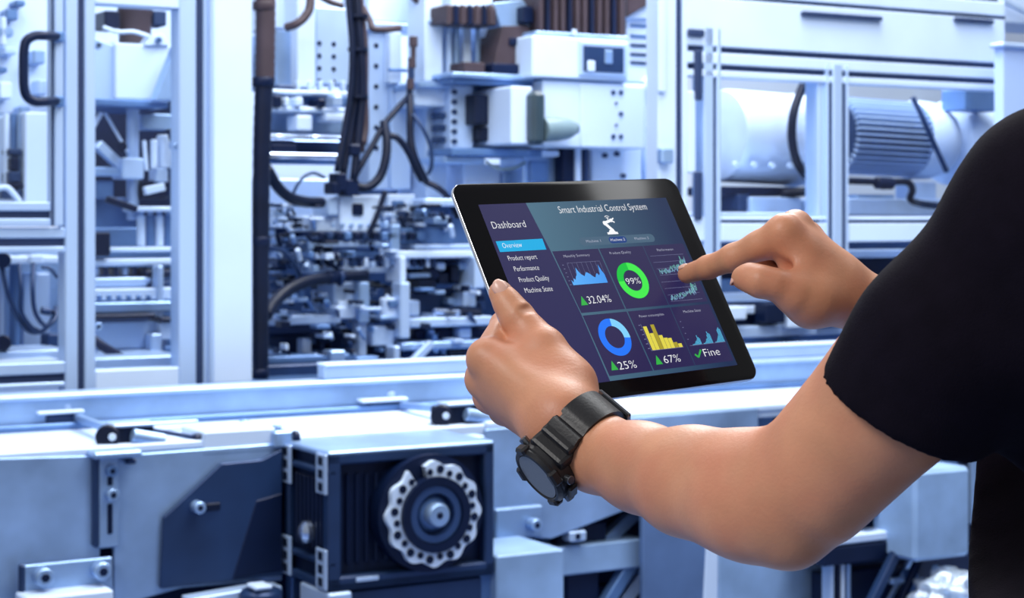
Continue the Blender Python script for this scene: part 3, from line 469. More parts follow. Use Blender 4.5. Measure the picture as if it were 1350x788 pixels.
# =================================================================== gearbox
GV = CV-.24; GU0 = M(373, 0, CV).x; GU1 = M(652, 0, GV).x; GZ1 = M(430, 597, GV).z; GZ0 = M(430, 782, GV).z
t = T('gearbox', 'dark blue square gearbox with pale toothed ring flange on its front', 'gearbox', (520, 775, GV+.1))
e = .030
t.boxm('body', (GU0+.012, GV+.028, GZ0+.01), (GU1-.01, CV-.02, GZ1-.006), NAVY)
t.boxm('top_plate', (GU0, GV, GZ1-.012), (GU1, CV, GZ1+.002), STEEL); t.boxm('base_plate', (GU0, GV, GZ0), (GU1, CV, GZ0+.02), DBLU)
for lo, hi in (((GU0, GV, GZ0), (GU0+e, GV+e, GZ1)), ((GU1-e*.8, GV, GZ0), (GU1, GV+e, GZ1)), ((GU0, CV-e, GZ0), (GU0+e, CV, GZ1)), ((GU0, GV, GZ1-e*.9), (GU1, GV+e, GZ1-.001)), ((GU0, GV, GZ0), (GU1, GV+e, GZ0+e)), ((GU0-.001, GV, GZ1-.05), (GU0+.02, CV, GZ1-.036)), ((GU0-.001, GV, GZ0+.05), (GU0+.02, CV, GZ0+.064))): t.boxm('frame_bar', lo, hi, DBLU)
for i in range(7): a = GV+.05+.021*i; t.boxm('side_fin', (GU0+.004, a, GZ0+.075), (GU0+.016, a+.009, GZ1-.06), NAVY)
for i in range(5): a = GU0+.05+.022*i; t.boxm('front_fin', (a, GV+.018, GZ0+.05), (a+.009, GV+.03, GZ1-.05), NAVY)
for vv in (GV+.002, CV-.052):
    for z0, z1 in ((GZ1-.088, GZ1-.004), (GZ0+.004, GZ0+.088)):
        p_ = t.boxm('slotted_strip', (GU0-.006, vv, z0), (GU0, vv+.050, z1), ALU, .002)
        for i in range(3): zc = z0+(z1-z0)*(.18+.32*i); t.boxm('slot', (GU0-.0075, vv+.014, zc-.009), (GU0-.003, vv+.036, zc+.009), BLK, .001, par=p_)
C = M(568, 676, GV-.02); sc = .00162
def ring(name, r0, r1, d0, d1, m, n=72, lobes=0, amp=0, par=None, gap=None):
    bm = bmesh.new(); rs = []
    for i in range(n):
        a = 2*math.pi*i/n; rr = r1+(amp*math.cos(lobes*a) if lobes else 0); cx, sx = math.cos(a), math.sin(a)
        rs.append([bm.verts.new(C-t.b+Vector((cx*r, dd, sx*r))) for r, dd in ((r0, d0), (rr, d0), (rr, d1), (r0, d1))])
    for i in range(n):
        if gap and gap[0] < 360*i/n < gap[1]: continue
        A_, B_ = rs[i], rs[(i+1) % n]
        for j in range(4): bm.faces.new((A_[j], A_[(j+1) % 4], B_[(j+1) % 4], B_[j]))
    bmesh.ops.recalc_face_normals(bm, faces=list(bm.faces)); return t.add(name, bm, m, par, ang=40)
ring('housing_ring', .08, .124, -.002, .06, NAVY); ring('inner_ring', .062, .080, -.030, .03, NAVY); fl = ring('toothed_flange', .0750, .108, -.018, -.002, WH, 144, 12, .0045, gap=(101, 122))
for i in range(24):
    an = 2*math.pi*(i+.5)/24
    if 98 < math.degrees(an) < 125: continue
    r = .0915+(.004 if i % 2 else -.001); q = C-t.b+Vector((math.cos(an)*r, -.019, math.sin(an)*r)); t.add('hole', bm_cyl(q, q+Vector((0, -.002, 0)), .0090 if i % 2 else .0072, 10), NAVY, fl, ang=40)
ring('bore_ring', .045, .060, -.024, .02, mat('bore_blue', (58, 84, 130), .35, .5, .1, 8)); ring('bore_wall', .03, .046, .0, .02, NAVY)
q = C-t.b; t.add('hub', bm_lathe(q+Vector((0, .02, 0)), q+Vector((0, -1, 0)), [(0, .046), (.018, .044), (.03, .034), (.034, .030)], 36), MID, ang=40); sh_ = t.add('shaft', bm_lathe(q+Vector((0, 0, 0)), q+Vector((0, -1, 0)), [(0, .026), (.036, .026), (.042, .022), (.0425, .008), (.038, .007)], 32), STEEL, ang=40)
t.add('shaft_centre', bm_cyl(q+Vector((0, -.036, 0)), q+Vector((0, -.0435, 0)), .006, 14), NAVY, sh_, ang=40)
kq = Vector((GU0, (GV+CV)/2-.01, GZ0+.11))-t.b; t.add('drain_plug', bm_lathe(kq+Vector((.006, 0, 0)), kq-Vector((1, 0, 0)), [(0, .024), (.012, .024), (.018, .018), (.024, .010)], 20), CHROME, ang=40)
t.boxm('foot', (GU0-.004, GV-.01, GZ0-.05), (GU0+.05, GV+.14, GZ0), ALU); t.boxm('stand', (GU0+.02, GV+.02, GZ0-.4), (GU1-.02, CV-.02, GZ0-.005), DBLU)
t.box('motor_flange', 592, 754, 650, 800, GV+.03, .1, MID); t.box('label_plate', 470, 760, 500, 766, GV-.003, .004, ALU); t.box('top_pad', 470, 580, 640, 584, GV+.10, .05, ALU)
# =================================================================== under-structure right of the gearbox
side_plate('broad steel side plate of the conveyor right of the gearbox', [(640, 566), (1000, 538), (1000, 640), (846, 664), (727, 710), (640, 704)], GALV)
t = T('cap_block', 'white block with grey worn top below the watch', 'block', (700, 800, CV-.15)); t.box('block', 655, 728, 744, 830, CV-.24, .20, SATIN, 700); t.box('wear_pad', 664, 727, 718, 730, CV-.17, .08, MID, 690)
t = T('bolt_bracket', 'small steel bracket with one cap screw right of the gearbox', 'bracket', (686, 708, CV-.04)); t.box('plate', 654, 668, 716, 710, CV-.04, .02, STEEL); t.bolt(700, 690, CV-.04, .015, STEEL, out=.03)
t = T('cross_bar', 'level steel cross bar under the conveyor below the watch', 'bar', (790, 756, CV+.02)); t.box('bar', 728, 716, 850, 754, CV+.0, .08, SATIN, 790); t.box('clip', 752, 700, 774, 714, CV-.02, .04, ALU); t.box('clip_hole', 760, 703, 766, 711, CV-.024, .006, NAVY); t.box('dark_plate', 735, 690, 800, 716, CV+.03, .04, NAVY); t.box('hanger', 748, 754, 790, 830, CV+.03, .05, NAVY); t.bar('strut', (795, 800, CV+.02), (845, 720, CV+.02), .03, MID); t.bar('strut', (815, 800, CV+.04), (860, 740, CV+.04), .03, ALU); t.bar('strut', (790, 720, CV+.06), (842, 670, CV+.06), .03, STEEL)
t = T('tall_panel', 'tall mottled blue steel panel standing below the elbow', 'panel', (890, 800, CV-.06)); t.box('sheet', 848, 630, 934, 830, CV-.05, .02, mat('panel_blue', (98, 126, 170), .45, .4, .25, 4), 890); t.poly('pale_edge', [(936, 640), (948, 640), (946, 830), (926, 830)], CV-.055, .02, WH)
t = T('wide_panel', 'wide pale panel under the elbow', 'panel', (1020, 800, CV-.07)); t.box('sheet', 948, 690, 1088, 830, CV-.06, .03, SATIN, 1020); t.box('edge', 1086, 690, 1092, 830, CV-.064, .04, STEEL)
t = T('white_housing', 'white box housing with bright top between the arm and the torso', 'housing', (1242, 740, CV-.35)); t.box('box', 1206, 618, 1280, 737, CV-.32, .16, SATIN, 1242, .010); t.box('back_plate', 1282, 590, 1316, 690, CV-.10, .02, STEEL, 1298)
t = T('support_frame', 'dark support frame with slanting bars beside the white box housing', 'support', (1150, 800, CV-.1))
t.box('dark_head', 1085, 612, 1225, 664, CV-.17, .1, NAVY, 1150); t.box('bar', 1120, 664, 1216, 680, CV-.19, .1, MID, 1160); t.box('dark_box', 1085, 680, 1225, 706, CV-.16, .1, NAVY, 1150); t.box('plate', 1092, 704, 1180, 716, CV-.22, .14, WH, 1130); t.box('nut', 1142, 700, 1160, 706, CV-.21, .04, STEEL); t.box('dark_box', 1086, 718, 1178, 742, CV-.22, .14, NAVY, 1130); t.box('backing', 1085, 742, 1330, 830, CV-.14, .05, NAVY, 1200)
for x, m in ((1096, ALU), (1104, NAVY), (1110, WH), (1118, STEEL)): t.box('slat', x, 742, x+5, 830, CV-.19, .04, m)
t.bar('brace', (1216, 658, CV-.24), (1140, 810, CV-.24), .022, DBLU); t.bar('brace', (1226, 690, CV-.14), (1160, 810, CV-.14), .014, STEEL); t.bar('brace', (1236, 680, CV-.22), (1180, 810, CV-.22), .018, NAVY); t.box('tag', 1176, 762, 1194, 770, CV-.22, .02, STEEL); t.box('post', 1200, 752, 1212, 830, CV-.19, .03, MID)
bm = bmesh.new(); bmesh.ops.create_icosphere(bm, subdivisions=4, radius=1); c0 = M(1250, 782, CV-.30)
for v in bm.verts:
    p = v.co; k = 1+.16*math.sin(7*p.x+3*math.sin(5*p.y))+.13*math.sin(9*p.z+4*p.x)+.10*math.sin(11*p.y-5*p.z); v.co = Vector((p.x*.085*k, p.y*.07*k, p.z*.055*k))+c0
one('plastic_film', 'crumpled shiny plastic film below the white box housing', 'plastic film', bm, mat('crumpled_film', (196, 214, 248), .22, .2, .3, 30), (1250, 810, CV-.30), smooth=True)
t = T('low_shelf', 'pale low shelf carrying the crumpled film beside the torso', 'shelf', (1250, 830, CV-.3)); t.b.z = 0; t.o.location.z = 0; zz = M(1250, 803, CV-.3).z; t.boxm('board', (M(1120, 0, CV).x, CV-.42, zz-.02), (M(1420, 0, CV).x, CV-.14, zz), ALU)
for du in (0, .45): t.boxm('leg', (M(1130, 0, CV).x+du, CV-.40, 0), (M(1130, 0, CV).x+du+.04, CV-.36, zz-.02), MID); t.boxm('leg', (M(1130, 0, CV).x+du, CV-.20, 0), (M(1130, 0, CV).x+du+.04, CV-.16, zz-.02), MID)
# =================================================================== the person: smooth blended volumes
def V3(*a): return np.array(a, float)
def Pp(px, py, Y): return V3((px-CX)/F*Y, Y, CZ+(HY-py)/F*Y)
TEX = V3(.7554242, .6543426, .0342065); TN = V3(.5585054, -.6703247, .4886067); TUP = V3(-.3426457, .3500008, .8718334)
TC = V3(.0762573, 1.4137106, CZ-.0496983)            # tablet centre, its axes above
def TP(px, py, off):
    d = V3((px-CX)/F, 1, (HY-py)/F); o = V3(0, 0, CZ)
    return o+d*(((TC+TN*off)-o)@TN)/(d@TN)
class Field:
    def __init__(s, lo, hi, h):
        s.lo = np.array(lo, float); s.h = h; s.n = np.ceil((np.array(hi)-s.lo)/h).astype(int)+1
        s.f = np.full(s.n, .08, np.float32); s.ax = [(s.lo[i]+h*np.arange(s.n[i])).astype(np.float32) for i in range(3)]
    def sub(s, lo, hi):
        a = np.clip(np.floor((np.array(lo)-s.lo)/s.h).astype(int), 0, s.n); b = np.clip(np.ceil((np.array(hi)-s.lo)/s.h).astype(int)+1, 0, s.n)
        return tuple(slice(i, j) for i, j in zip(a, b))
    def grid(s, sl): return s.ax[0][sl[0]][:, None, None], s.ax[1][sl[1]][None, :, None], s.ax[2][sl[2]][None, None, :]
    def dist(s, sl, a, b, ra, rb, flat):
        x, y, z = s.grid(sl); ab = b-a; L = max(ab@ab, 1e-9)
        px, py, pz = x-a[0], y-a[1], z-a[2]
        t = np.clip((px*ab[0]+py*ab[1]+pz*ab[2])/L, 0, 1)
        qx, qy, qz = px-t*ab[0], py-t*ab[1], pz-t*ab[2]
        d2 = qx*qx+qy*qy+qz*qz
        if flat is not None:
            n, fac = flat; w = qx*n[0]+qy*n[1]+qz*n[2]; d2 = d2+w*w*(1/fac**2-1)
            return (np.sqrt(d2)-(ra+t*(rb-ra)))*(fac+1)/2
        return np.sqrt(d2)-(ra+t*(rb-ra))
    def cone(s, a, b, ra, rb, k=.008, flat=None, cut=False):
        a = np.array(a, float); b = np.array(b, float); m = max(ra, rb)+k+.02
        sl = s.sub(np.minimum(a, b)-m, np.maximum(a, b)+m); d = s.dist(sl, a, b, ra, rb, flat).astype(np.float32); g = s.f[sl]
        if cut: d = -d; hh = np.maximum(k-np.abs(g-d), 0)/k; s.f[sl] = np.maximum(g, d)+hh*hh*k/4
        else: hh = np.maximum(k-np.abs(g-d), 0)/k; s.f[sl] = np.minimum(g, d)-hh*hh*k/4
    def chain(s, pts, k=.006, flat=None):
        for (a, ra), (b, rb) in zip(pts, pts[1:]): s.cone(a, b, ra, rb, k, flat)
    def plane(s, p, n, k=.002):
        """keeps the side where (x-p).n < 0"""
        x, y, z = s.grid((slice(None),)*3); d = ((x-p[0])*n[0]+(y-p[1])*n[1]+(z-p[2])*n[2]).astype(np.float32)
        s.f = np.maximum(s.f, d)
    def mesh(s, smooth=2):
        f = s.f; ins = f < 0; c = np.zeros(tuple(n-1 for n in f.shape), np.int8)
        offs = [(i, j, k) for i in (0, 1) for j in (0, 1) for k in (0, 1)]
        cut = lambda A, o: A[o[0]:A.shape[0]-1+o[0], o[1]:A.shape[1]-1+o[1], o[2]:A.shape[2]-1+o[2]]
        for o in offs: c += cut(ins, o)
        I, J, K = np.nonzero((c > 0) & (c < 8)); idx = np.full(c.shape, -1, np.int32); idx[I, J, K] = np.arange(len(I))
        val = {o: f[I+o[0], J+o[1], K+o[2]].astype(float) for o in offs}
        acc = np.zeros((len(I), 3)); cnt = np.zeros(len(I))
        for o in offs:
            for axn in range(3):
                if o[axn]: continue
                q = list(o); q[axn] = 1; a, b = val[o], val[tuple(q)]; m = (a < 0) != (b < 0)
                t = np.where(m, a/np.where(m, a-b, 1), 0); pt = np.tile(np.array(o, float), (len(I), 1)); pt[:, axn] += t
                acc[m] += pt[m]; cnt[m] += 1
        P = (acc/cnt[:, None]+np.stack([I, J, K], 1))*s.h+s.lo
        quads = []
        for axn in range(3):
            e0 = [slice(None)]*3; e1 = [slice(None)]*3; e0[axn] = slice(0, -1); e1[axn] = slice(1, None)
            a, b = ins[tuple(e0)], ins[tuple(e1)]; u, w = (axn+1) % 3, (axn+2) % 3
            E = np.stack(np.nonzero(a != b), 1); E = E[(E[:, u] > 0) & (E[:, w] > 0) & (E[:, u] < f.shape[u]-1) & (E[:, w] < f.shape[w]-1)]
            fl = a[E[:, 0], E[:, 1], E[:, 2]]
            def cell(du, dw):
                q = E.copy(); q[:, u] += du; q[:, w] += dw; return idx[q[:, 0], q[:, 1], q[:, 2]]
            Q = np.stack([cell(-1, -1), cell(0, -1), cell(0, 0), cell(-1, 0)], 1); Q[~fl] = Q[~fl][:, ::-1]; quads.append(Q)
        Q = np.concatenate(quads); Q = Q[(Q >= 0).all(1)]
        for _ in range(smooth):
            S = np.zeros_like(P); C = np.zeros(len(P))
            for i in range(4):
                a, b = Q[:, i], Q[:, (i+1) % 4]
                for ax in range(3): S[:, ax] += np.bincount(a, P[b, ax], len(P))+np.bincount(b, P[a, ax], len(P))
                C += np.bincount(a, minlength=len(P))+np.bincount(b, minlength=len(P))
            P = .5*P+.5*S/np.maximum(C, 1)[:, None]
        return P, Q
def join_mesh(name, parts, m, parent=None, base=None):
    P = []; Q = []; n = 0
    for p, q in parts: P.append(p); Q.append(q+n); n += len(p)
    P = np.concatenate(P); Q = np.concatenate(Q); base = np.zeros(3) if base is None else base
    me = bpy.data.meshes.new(name); me.vertices.add(len(P)); me.vertices.foreach_set('co', (P-base).ravel().astype(np.float32))
    me.loops.add(Q.size); me.loops.foreach_set('vertex_index', Q.ravel().astype(np.int32)); me.polygons.add(len(Q))
    me.polygons.foreach_set('loop_start', np.arange(0, Q.size, 4, dtype=np.int32)); me.polygons.foreach_set('use_smooth', np.ones(len(Q), bool))
    me.update(calc_edges=True); me.validate()
    return link(name, me, m, parent)

SKIN = mat('skin', (212, 150, 116), .46, 0, .10, 26, .12, 420, sss=.10)
_nt = SKIN.node_tree; _bs = _nt.nodes['Principled BSDF']; _src = _bs.inputs['Base Color'].links[0].from_socket
_nz = _nt.nodes.new('ShaderNodeTexNoise'); _nz.inputs['Scale'].default_value = 13; _nz.inputs['Detail'].default_value = 2; _mr = _nt.nodes.new('ShaderNodeMapRange'); _mr.inputs['From Min'].default_value = .42; _mr.inputs['From Max'].default_value = .75; _mr.inputs['To Max'].default_value = .45
_mixn = _nt.nodes.new('ShaderNodeMix'); _mixn.data_type = 'RGBA'; _mixn.inputs['B'].default_value = s2l((204, 122, 98)); _nt.links.new(_nz.outputs['Fac'], _mr.inputs[0]); _nt.links.new(_mr.outputs[0], _mixn.inputs['Factor']); _nt.links.new(_src, _mixn.inputs['A']); _nt.links.new(_mixn.outputs['Result'], _bs.inputs['Base Color'])
TEE = mat('black_cotton', (20, 16, 27), .9, 0, .15, 60, .3, 900, spec=.08)
TROU = mat('dark_trousers', (28, 30, 40), .85, 0, .15, 40, .2, 500)
HAIR = mat('dark_hair', (24, 18, 16), .5, 0, .3, 90)
SHOE = mat('black_shoe', (20, 20, 22), .4, 0, .1, 30)
NAIL = mat('finger_nail', (238, 190, 172), .28, 0, .03, 30)
FW = V3(-.66, .75, 0)/math.hypot(.66, .75); RT = V3(FW[1], -FW[0], 0)     # the way the person faces, and their right
# --- joints
SH = V3(.297, 1.0, CZ+.004); EL = Pp(1032, 668, 1.10); WR = Pp(786, 596, 1.250)
LH = Pp(744, 560, 1.264)
# left arm
fa = Field(np.array([.02, .88, CZ-.29]), np.array([.43, 1.34, CZ+.08]), .0020)
mid = SH*.45+EL*.55
fa.chain([(SH, .045), (mid, .0395), (EL+V3(.004, 0, .006), .0335)], .012)
fa.cone(Pp(1180, 560, 1.05), Pp(1085, 655, 1.08), .029, .027, .02)                 # triceps
fa.cone(Pp(1135, 535, 1.08), Pp(1060, 610, 1.10), .026, .022, .02)                 # biceps
fa.chain([(EL, .0315), (Pp(985, 652, 1.125), .0335), (Pp(900, 633, 1.175), .0312), (Pp(845, 616, 1.21), .0282), (WR, .0256), (LH, .0235)], .012)
fa.cone(Pp(1010, 625, 1.12), Pp(930, 612, 1.165), .022, .016, .025)                 # brachioradialis
fa.cone(Pp(1042, 714, 1.088), Pp(1030, 700, 1.09), .0140, .0145, .018)              # olecranon
fa.cone(Pp(985, 692, 1.11), Pp(905, 664, 1.165), .0165, .011, .025)
# left hand
I_ = TP(643, 471, .000); M_ = TP(640, 498, -.019); R_ = TP(648, 520, -.036); K_ = TP(664, 541, -.050)
T0 = TP(746, 508, .030); T1 = TP(716, 459, .0235); T2 = TP(682, 418, .0140); T3 = TP(660, 386, .0098)
lo = np.min([I_, K_, T0, T3, LH, M_], 0)-.05; hi = np.max([I_, K_, T0, T3, LH, TP(755, 445, -.02)], 0)+.05
fh = Field(lo, hi, .0012)
wn = np.cross(LH-WR, M_-I_); wn /= np.linalg.norm(wn)
fh.cone(WR, LH, .0262, .0240, .01)
for p, r in ((I_, .0122), (M_, .0122), (R_, .0112), (K_, .0102)):
    a = LH+(p-(I_+K_)/2)*.35; fh.cone(a, p, .0170, r, .016)
fh.cone(LH, T0, .022, .019, .02); fh.chain([(T0, .0195), (T1, .0148)], .014)
fh.chain([(T1, .0148), (TP(699, 437, .0185), .0116), (T2, .0120), (TP(670, 401, .0115), .0100), (T3, .0090)], .005)
fh.cone(TP(711, 478, .014), TP(664, 482, .002), .0135, .0115, .02)                  # web of the thumb
fh.cone(TP(715, 510, .012), TP(670, 505, -.012), .018, .0150, .02)                  # body of the palm
for seq in (((I_, .0122), (TP(664, 428, -.0215), .0096), (TP(704, 410, -.020), .0086), (TP(734, 404, -.0178), .0074)),
            ((M_, .0122), (TP(676, 464, -.030), .0098), (TP(716, 452, -.0215), .0088), (TP(748, 447, -.018), .0076)),
            ((R_, .0112), (TP(684, 498, -.036), .0094), (TP(722, 490, -.0225), .0084), (TP(750, 486, -.0178), .0072)),
            ((K_, .0102), (TP(696, 528, -.040), .0082), (TP(724, 523, -.025), .0074), (TP(746, 520, -.018), .0066))):
    fh.chain(seq, .005)
for p in (I_, M_, R_): fh.cone(p+(p-T1)/np.linalg.norm(p-T1)*.0035, p+(p-T1)/np.linalg.norm(p-T1)*.0036, .0100, .0100, .008)
# thumb knuckle creases
for s in (-1, 0, 1):
    q = T2*(1-.10*s)+T3*.10*s if s > 0 else T2*(1+.08*s)-T1*.08*s
    ax = np.cross(T3-T2, TN); ax /= np.linalg.norm(ax)
    fh.cone(q+TN*.0121-ax*.006, q+TN*.0121+ax*.006, .0008, .0008, .0022, cut=True)
# right hand and forearm
t0 = TP(906, 361, .0078); Yt = t0[1]
fr = Field([.10, 1.20, CZ-.23], [.58, 1.52, CZ+.05], .0014)
rI = Pp(1034, 306, Yt-.068); rM = Pp(1049, 299, Yt-.048); rR = Pp(1064, 312, Yt-.027); rK = Pp(1077, 330, Yt-.010)
rW = Pp(1132, 394, Yt-.045); rE = V3(.50, 1.30, CZ-.135)
fr.chain([(rW, .0212), (rW*.7+rE*.3, .027), (rW*.4+rE*.6, .037), (rE, .038)], .02)
for p, r in ((rI, .0135), (rM, .0128), (rR, .0120), (rK, .011)): fr.cone(rW+(p-rM)*.3-V3(.004, 0, 0), p, .0165, r, .014)
fr.chain([(rI, .0135), (Pp(1000, 324, Yt-.056), .0108), (Pp(967, 340, Yt-.043), .0106), (Pp(934, 352, Yt-.020), .0089), (t0, .0078)], .005)
fr.chain([(rM, .0128), (Pp(1000, 330, Yt-.022), .0102), (Pp(1003, 358, Yt-.030), .0092), (Pp(1030, 366, Yt-.038), .0080)], .004)
fr.chain([(rR, .0120), (Pp(1014, 340, Yt-.004), .0096), (Pp(1016, 368, Yt-.012), .0088), (Pp(1042, 374, Yt-.022), .0078)], .004)
fr.chain([(rK, .011), (Pp(1033, 352, Yt+.010), .0086), (Pp(1032, 376, Yt+.002), .0078), (Pp(1054, 382, Yt-.008), .0070)], .004)
fr.chain([(Pp(1104, 398, Yt-.062), .0185), (Pp(1070, 396, Yt-.076), .0190), (Pp(1046, 386, Yt-.084), .0150)], .012)
fr.chain([(Pp(1046, 386, Yt-.084), .0150), (Pp(1022, 375, Yt-.088), .0112), (Pp(1003, 371, Yt-.086), .0118), (Pp(989, 366, Yt-.080), .0105), (Pp(980, 366, Yt-.074), .0092)], .005)
fr.cone(Pp(1060, 350, Yt-.066), Pp(1100, 372, Yt-.058), .0165, .0190, .02)          # first web, back of the hand
fr.cone(Pp(1036, 355, Yt-.078), Pp(1022, 349, Yt-.074), .006, .005, .006, cut=True)
for px, py, dy in ((967, 340, -.043), (960, 343, -.039)): fr.cone(Pp(px, py-16, Yt+dy), Pp(px+5, py-17, Yt+dy-.006), .0008, .0008, .002, cut=True)
# head and neck
NB = SH+RT*.185+V3(0, 0, .055)+FW*.005; HC = NB+V3(0, 0, .185)+FW*.045
HF = FW*math.cos(.45)-V3(0, 0, math.sin(.45)); HU = np.cross(RT, HF); HU = HU if HU[2] > 0 else -HU
hp = lambda r, f, u: HC+RT*r+HF*f+HU*u
fk = Field(HC-V3(.20, .20, .34), HC+V3(.20, .20, .19), .0035)
fk.cone(NB-V3(0, 0, .05), hp(0, -.02, -.05), .062, .054, .02)
fk.cone(NB+RT*.12-V3(0, 0, .05), NB-RT*.12-V3(0, 0, .05), .045, .045, .03)
fk.cone(hp(0, -.035, .035), hp(0, .022, .045), .080, .070, .03, (RT, .92)); fk.cone(hp(0, .03, 0), hp(0, .055, -.085), .062, .030, .03)
for s in (-1, 1):
    fk.cone(hp(.055*s, -.01, -.05), hp(.02*s, .055, -.095), .02, .018, .03); fk.cone(hp(.079*s, -.012, .012), hp(.080*s, -.016, -.022), .013, .010, .004, (RT, .5))
    fk.cone(hp(.033*s, .088, .012), hp(.033*s, .086, .010), .012, .012, .012, cut=True); fk.cone(hp(.012*s, .088, .024), hp(.045*s, .078, .026), .008, .007, .008)
fk.cone(hp(0, .086, .010), hp(0, .110, -.026), .007, .0105, .008); fk.cone(hp(.012, .094, -.032), hp(-.012, .094, -.032), .007, .007, .006)
fk.cone(hp(-.020, .083, -.058), hp(.020, .083, -.058), .006, .006, .006); fk.cone(hp(-.018, .082, -.068), hp(.018, .082, -.068), .006, .006, .006)
fk.cone(hp(-.024, .0905, -.063), hp(.024, .0905, -.063), .0016, .0016, .002, cut=True)
PB = np.array([NB[0], NB[1], 0.0])
person = join_mesh('person', [fa.mesh(3), fh.mesh(3), fr.mesh(3), fk.mesh(2)], SKIN, None, PB); person.location = PB
tag(person, 'person in a black t-shirt holding a tablet and tapping its screen', 'person')
def pchild(name, fields, m, label=None, sm=2):
    o = join_mesh(name, [f.mesh(sm) for f in fields], m, person, PB)
    if label: o['label'] = label
    return o
# t-shirt
HM = Pp(1196, 532, 1.045); ad = (HM-SH)/np.linalg.norm(HM-SH)
fs = Field([.08, .74, CZ-.62], [.76, 1.46, CZ+.14], .0028)
TCN = SH+RT*.185
fs.cone(TCN+V3(-.012, 0, -.10)+FW*.01, TCN+V3(-.014, 0, -.52), .166, .162, .03, (FW, .68))
SR = SH+RT*.37
fs.cone(SH+V3(0, 0, -.004), TCN+V3(0, 0, .03), .052, .06, .05); fs.cone(SR+V3(0, 0, -.004), TCN+V3(0, 0, .03), .052, .06, .05)
fs.chain([(SH+V3(.006, 0, .004), .058), (SH*.4+HM*.6, .0515), (HM+ad*.05, .0495)], .02)
fs.cone(SH+V3(.02, .0, -.06), HM+V3(.032, -.01, .008), .050, .028, .03)             # loose cloth under the arm
rEd = (rE-SR)/np.linalg.norm(rE-SR); fs.chain([(SR, .064), (SR*.35+rE*.65+rEd*.02, .056)], .03)
x, y, z = fs.grid((slice(None),)*3)
near = np.exp(-(((x-HM[0])**2+(y-HM[1])**2+(z-HM[2])**2)/.14**2))
s1 = (x-SH[0])*ad[0]+(y-SH[1])*ad[1]+(z-SH[2])*ad[2]
fs.f += (.0035*np.sin(46*(x*.9-z*.5+y*.3)+6*np.sin(9*z+4*x))*near+.003*np.sin(38*(z*.9+.7*x-.2*y)+3*np.sin(14*x))*(1-near)).astype(np.float32)
nd = ad+V3(.13, 0, -.10); nd /= np.linalg.norm(nd); hq = Pp(1166, 537, 1.045); hd = ((x-hq[0])*nd[0]+(y-hq[1])*nd[1]+(z-hq[2])*nd[2]).astype(np.float32)
wide = (((x-HM[0])**2+(y-HM[1])**2+(z-HM[2])**2) < .13**2)
qv = [(c-e) for c, e in zip((x, y, z), EL)]
fs.f = np.where(wide, np.maximum(fs.f, hd), fs.f)
for A0, A1, r0, r1 in ((HM-ad*.02, HM+ad*.06, .0400, .0415),): fs.cone(A0, A1, r0, r1, .002, cut=True)
hdr = ((x-SR[0])*rEd[0]+(y-SR[1])*rEd[1]+(z-SR[2])*rEd[2]-.20).astype(np.float32); wr = (((x-rE[0])**2+(y-rE[1])**2+(z-rE[2])**2) < .15**2)
fs.f = np.where(wr, np.maximum(fs.f, hdr), fs.f)
fs.plane(TCN+V3(0, 0, -.56), V3(0, 0, -1))
fs.cone(NB+V3(0, 0, -.01), NB+V3(0, 0, .10), .064, .066, .004, cut=True)
pchild('t_shirt', [fs], TEE, 'plain black short sleeved t-shirt', 9)
# trousers, shoes, hair, eyes
ft = Field([.0, .6, .02], [.95, 1.6, CZ-.42], .008)
HP = TCN+V3(0, 0, -.56); ft.cone(HP+V3(0, 0, .06), HP-V3(0, 0, .10), .150, .155, .03, (FW, .68))
for s in (-1, 1):
    h0 = HP+RT*.085*s-V3(0, 0, .10); kn = h0+V3(0, 0, -.36)+FW*.02; an = h0+V3(0, 0, -.62)-FW*.02; an[2] = .10
    ft.chain([(h0, .085), (kn, .062), (an, .05)], .03)
pchild('trousers', [ft], TROU)
for s in (-1, 1):
    f5 = Field([.0, .6, -.01], [.95, 1.6, .16], .006); an = HP+RT*.085*s-FW*.02; an[2] = .045
    f5.cone(an-FW*.03, an+FW*.15, .042, .036, .02); f5.cone(an, an+V3(0, 0, .05), .045, .045, .02); f5.plane(V3(0, 0, .004), V3(0, 0, -1))
    pchild('shoe', [f5], SHOE)
fq = Field(HC-V3(.16, .16, .16), HC+V3(.16, .16, .19), .004)
fq.cone(hp(0, -.040, .045), hp(0, .012, .062), .086, .074, .03, (RT, .94)); fq.cone(hp(0, -.06, .0), hp(0, -.055, -.045), .066, .050, .03)
fq.f += (.002*np.sin(160*fq.grid((slice(None),)*3)[0])*np.sin(130*fq.grid((slice(None),)*3)[2])).astype(np.float32)
pchild('hair', [fq], HAIR, 'short dark hair')
EYE = mat('eye', (235, 235, 232), .2, 0, .02, 10)
for s in (-1, 1):
    fe = Field(hp(.033*s, .074, .010)-.02, hp(.033*s, .074, .010)+.02, .0015); fe.cone(hp(.033*s, .070, .010), hp(.033*s, .0701, .010), .0125, .0125, .001)
    ey = pchild('eye', [fe], EYE); ic = hp(.033*s, .070, .010)-PB
    from_bm('iris', bm_lathe(Vector(ic), Vector(ic+HF), [(.0098, .0068), (.0124, .0052), (.0130, .001)], 20), mat('iris_brown', (44, 28, 20), .2, 0, .1, 100), ey, smooth=True)
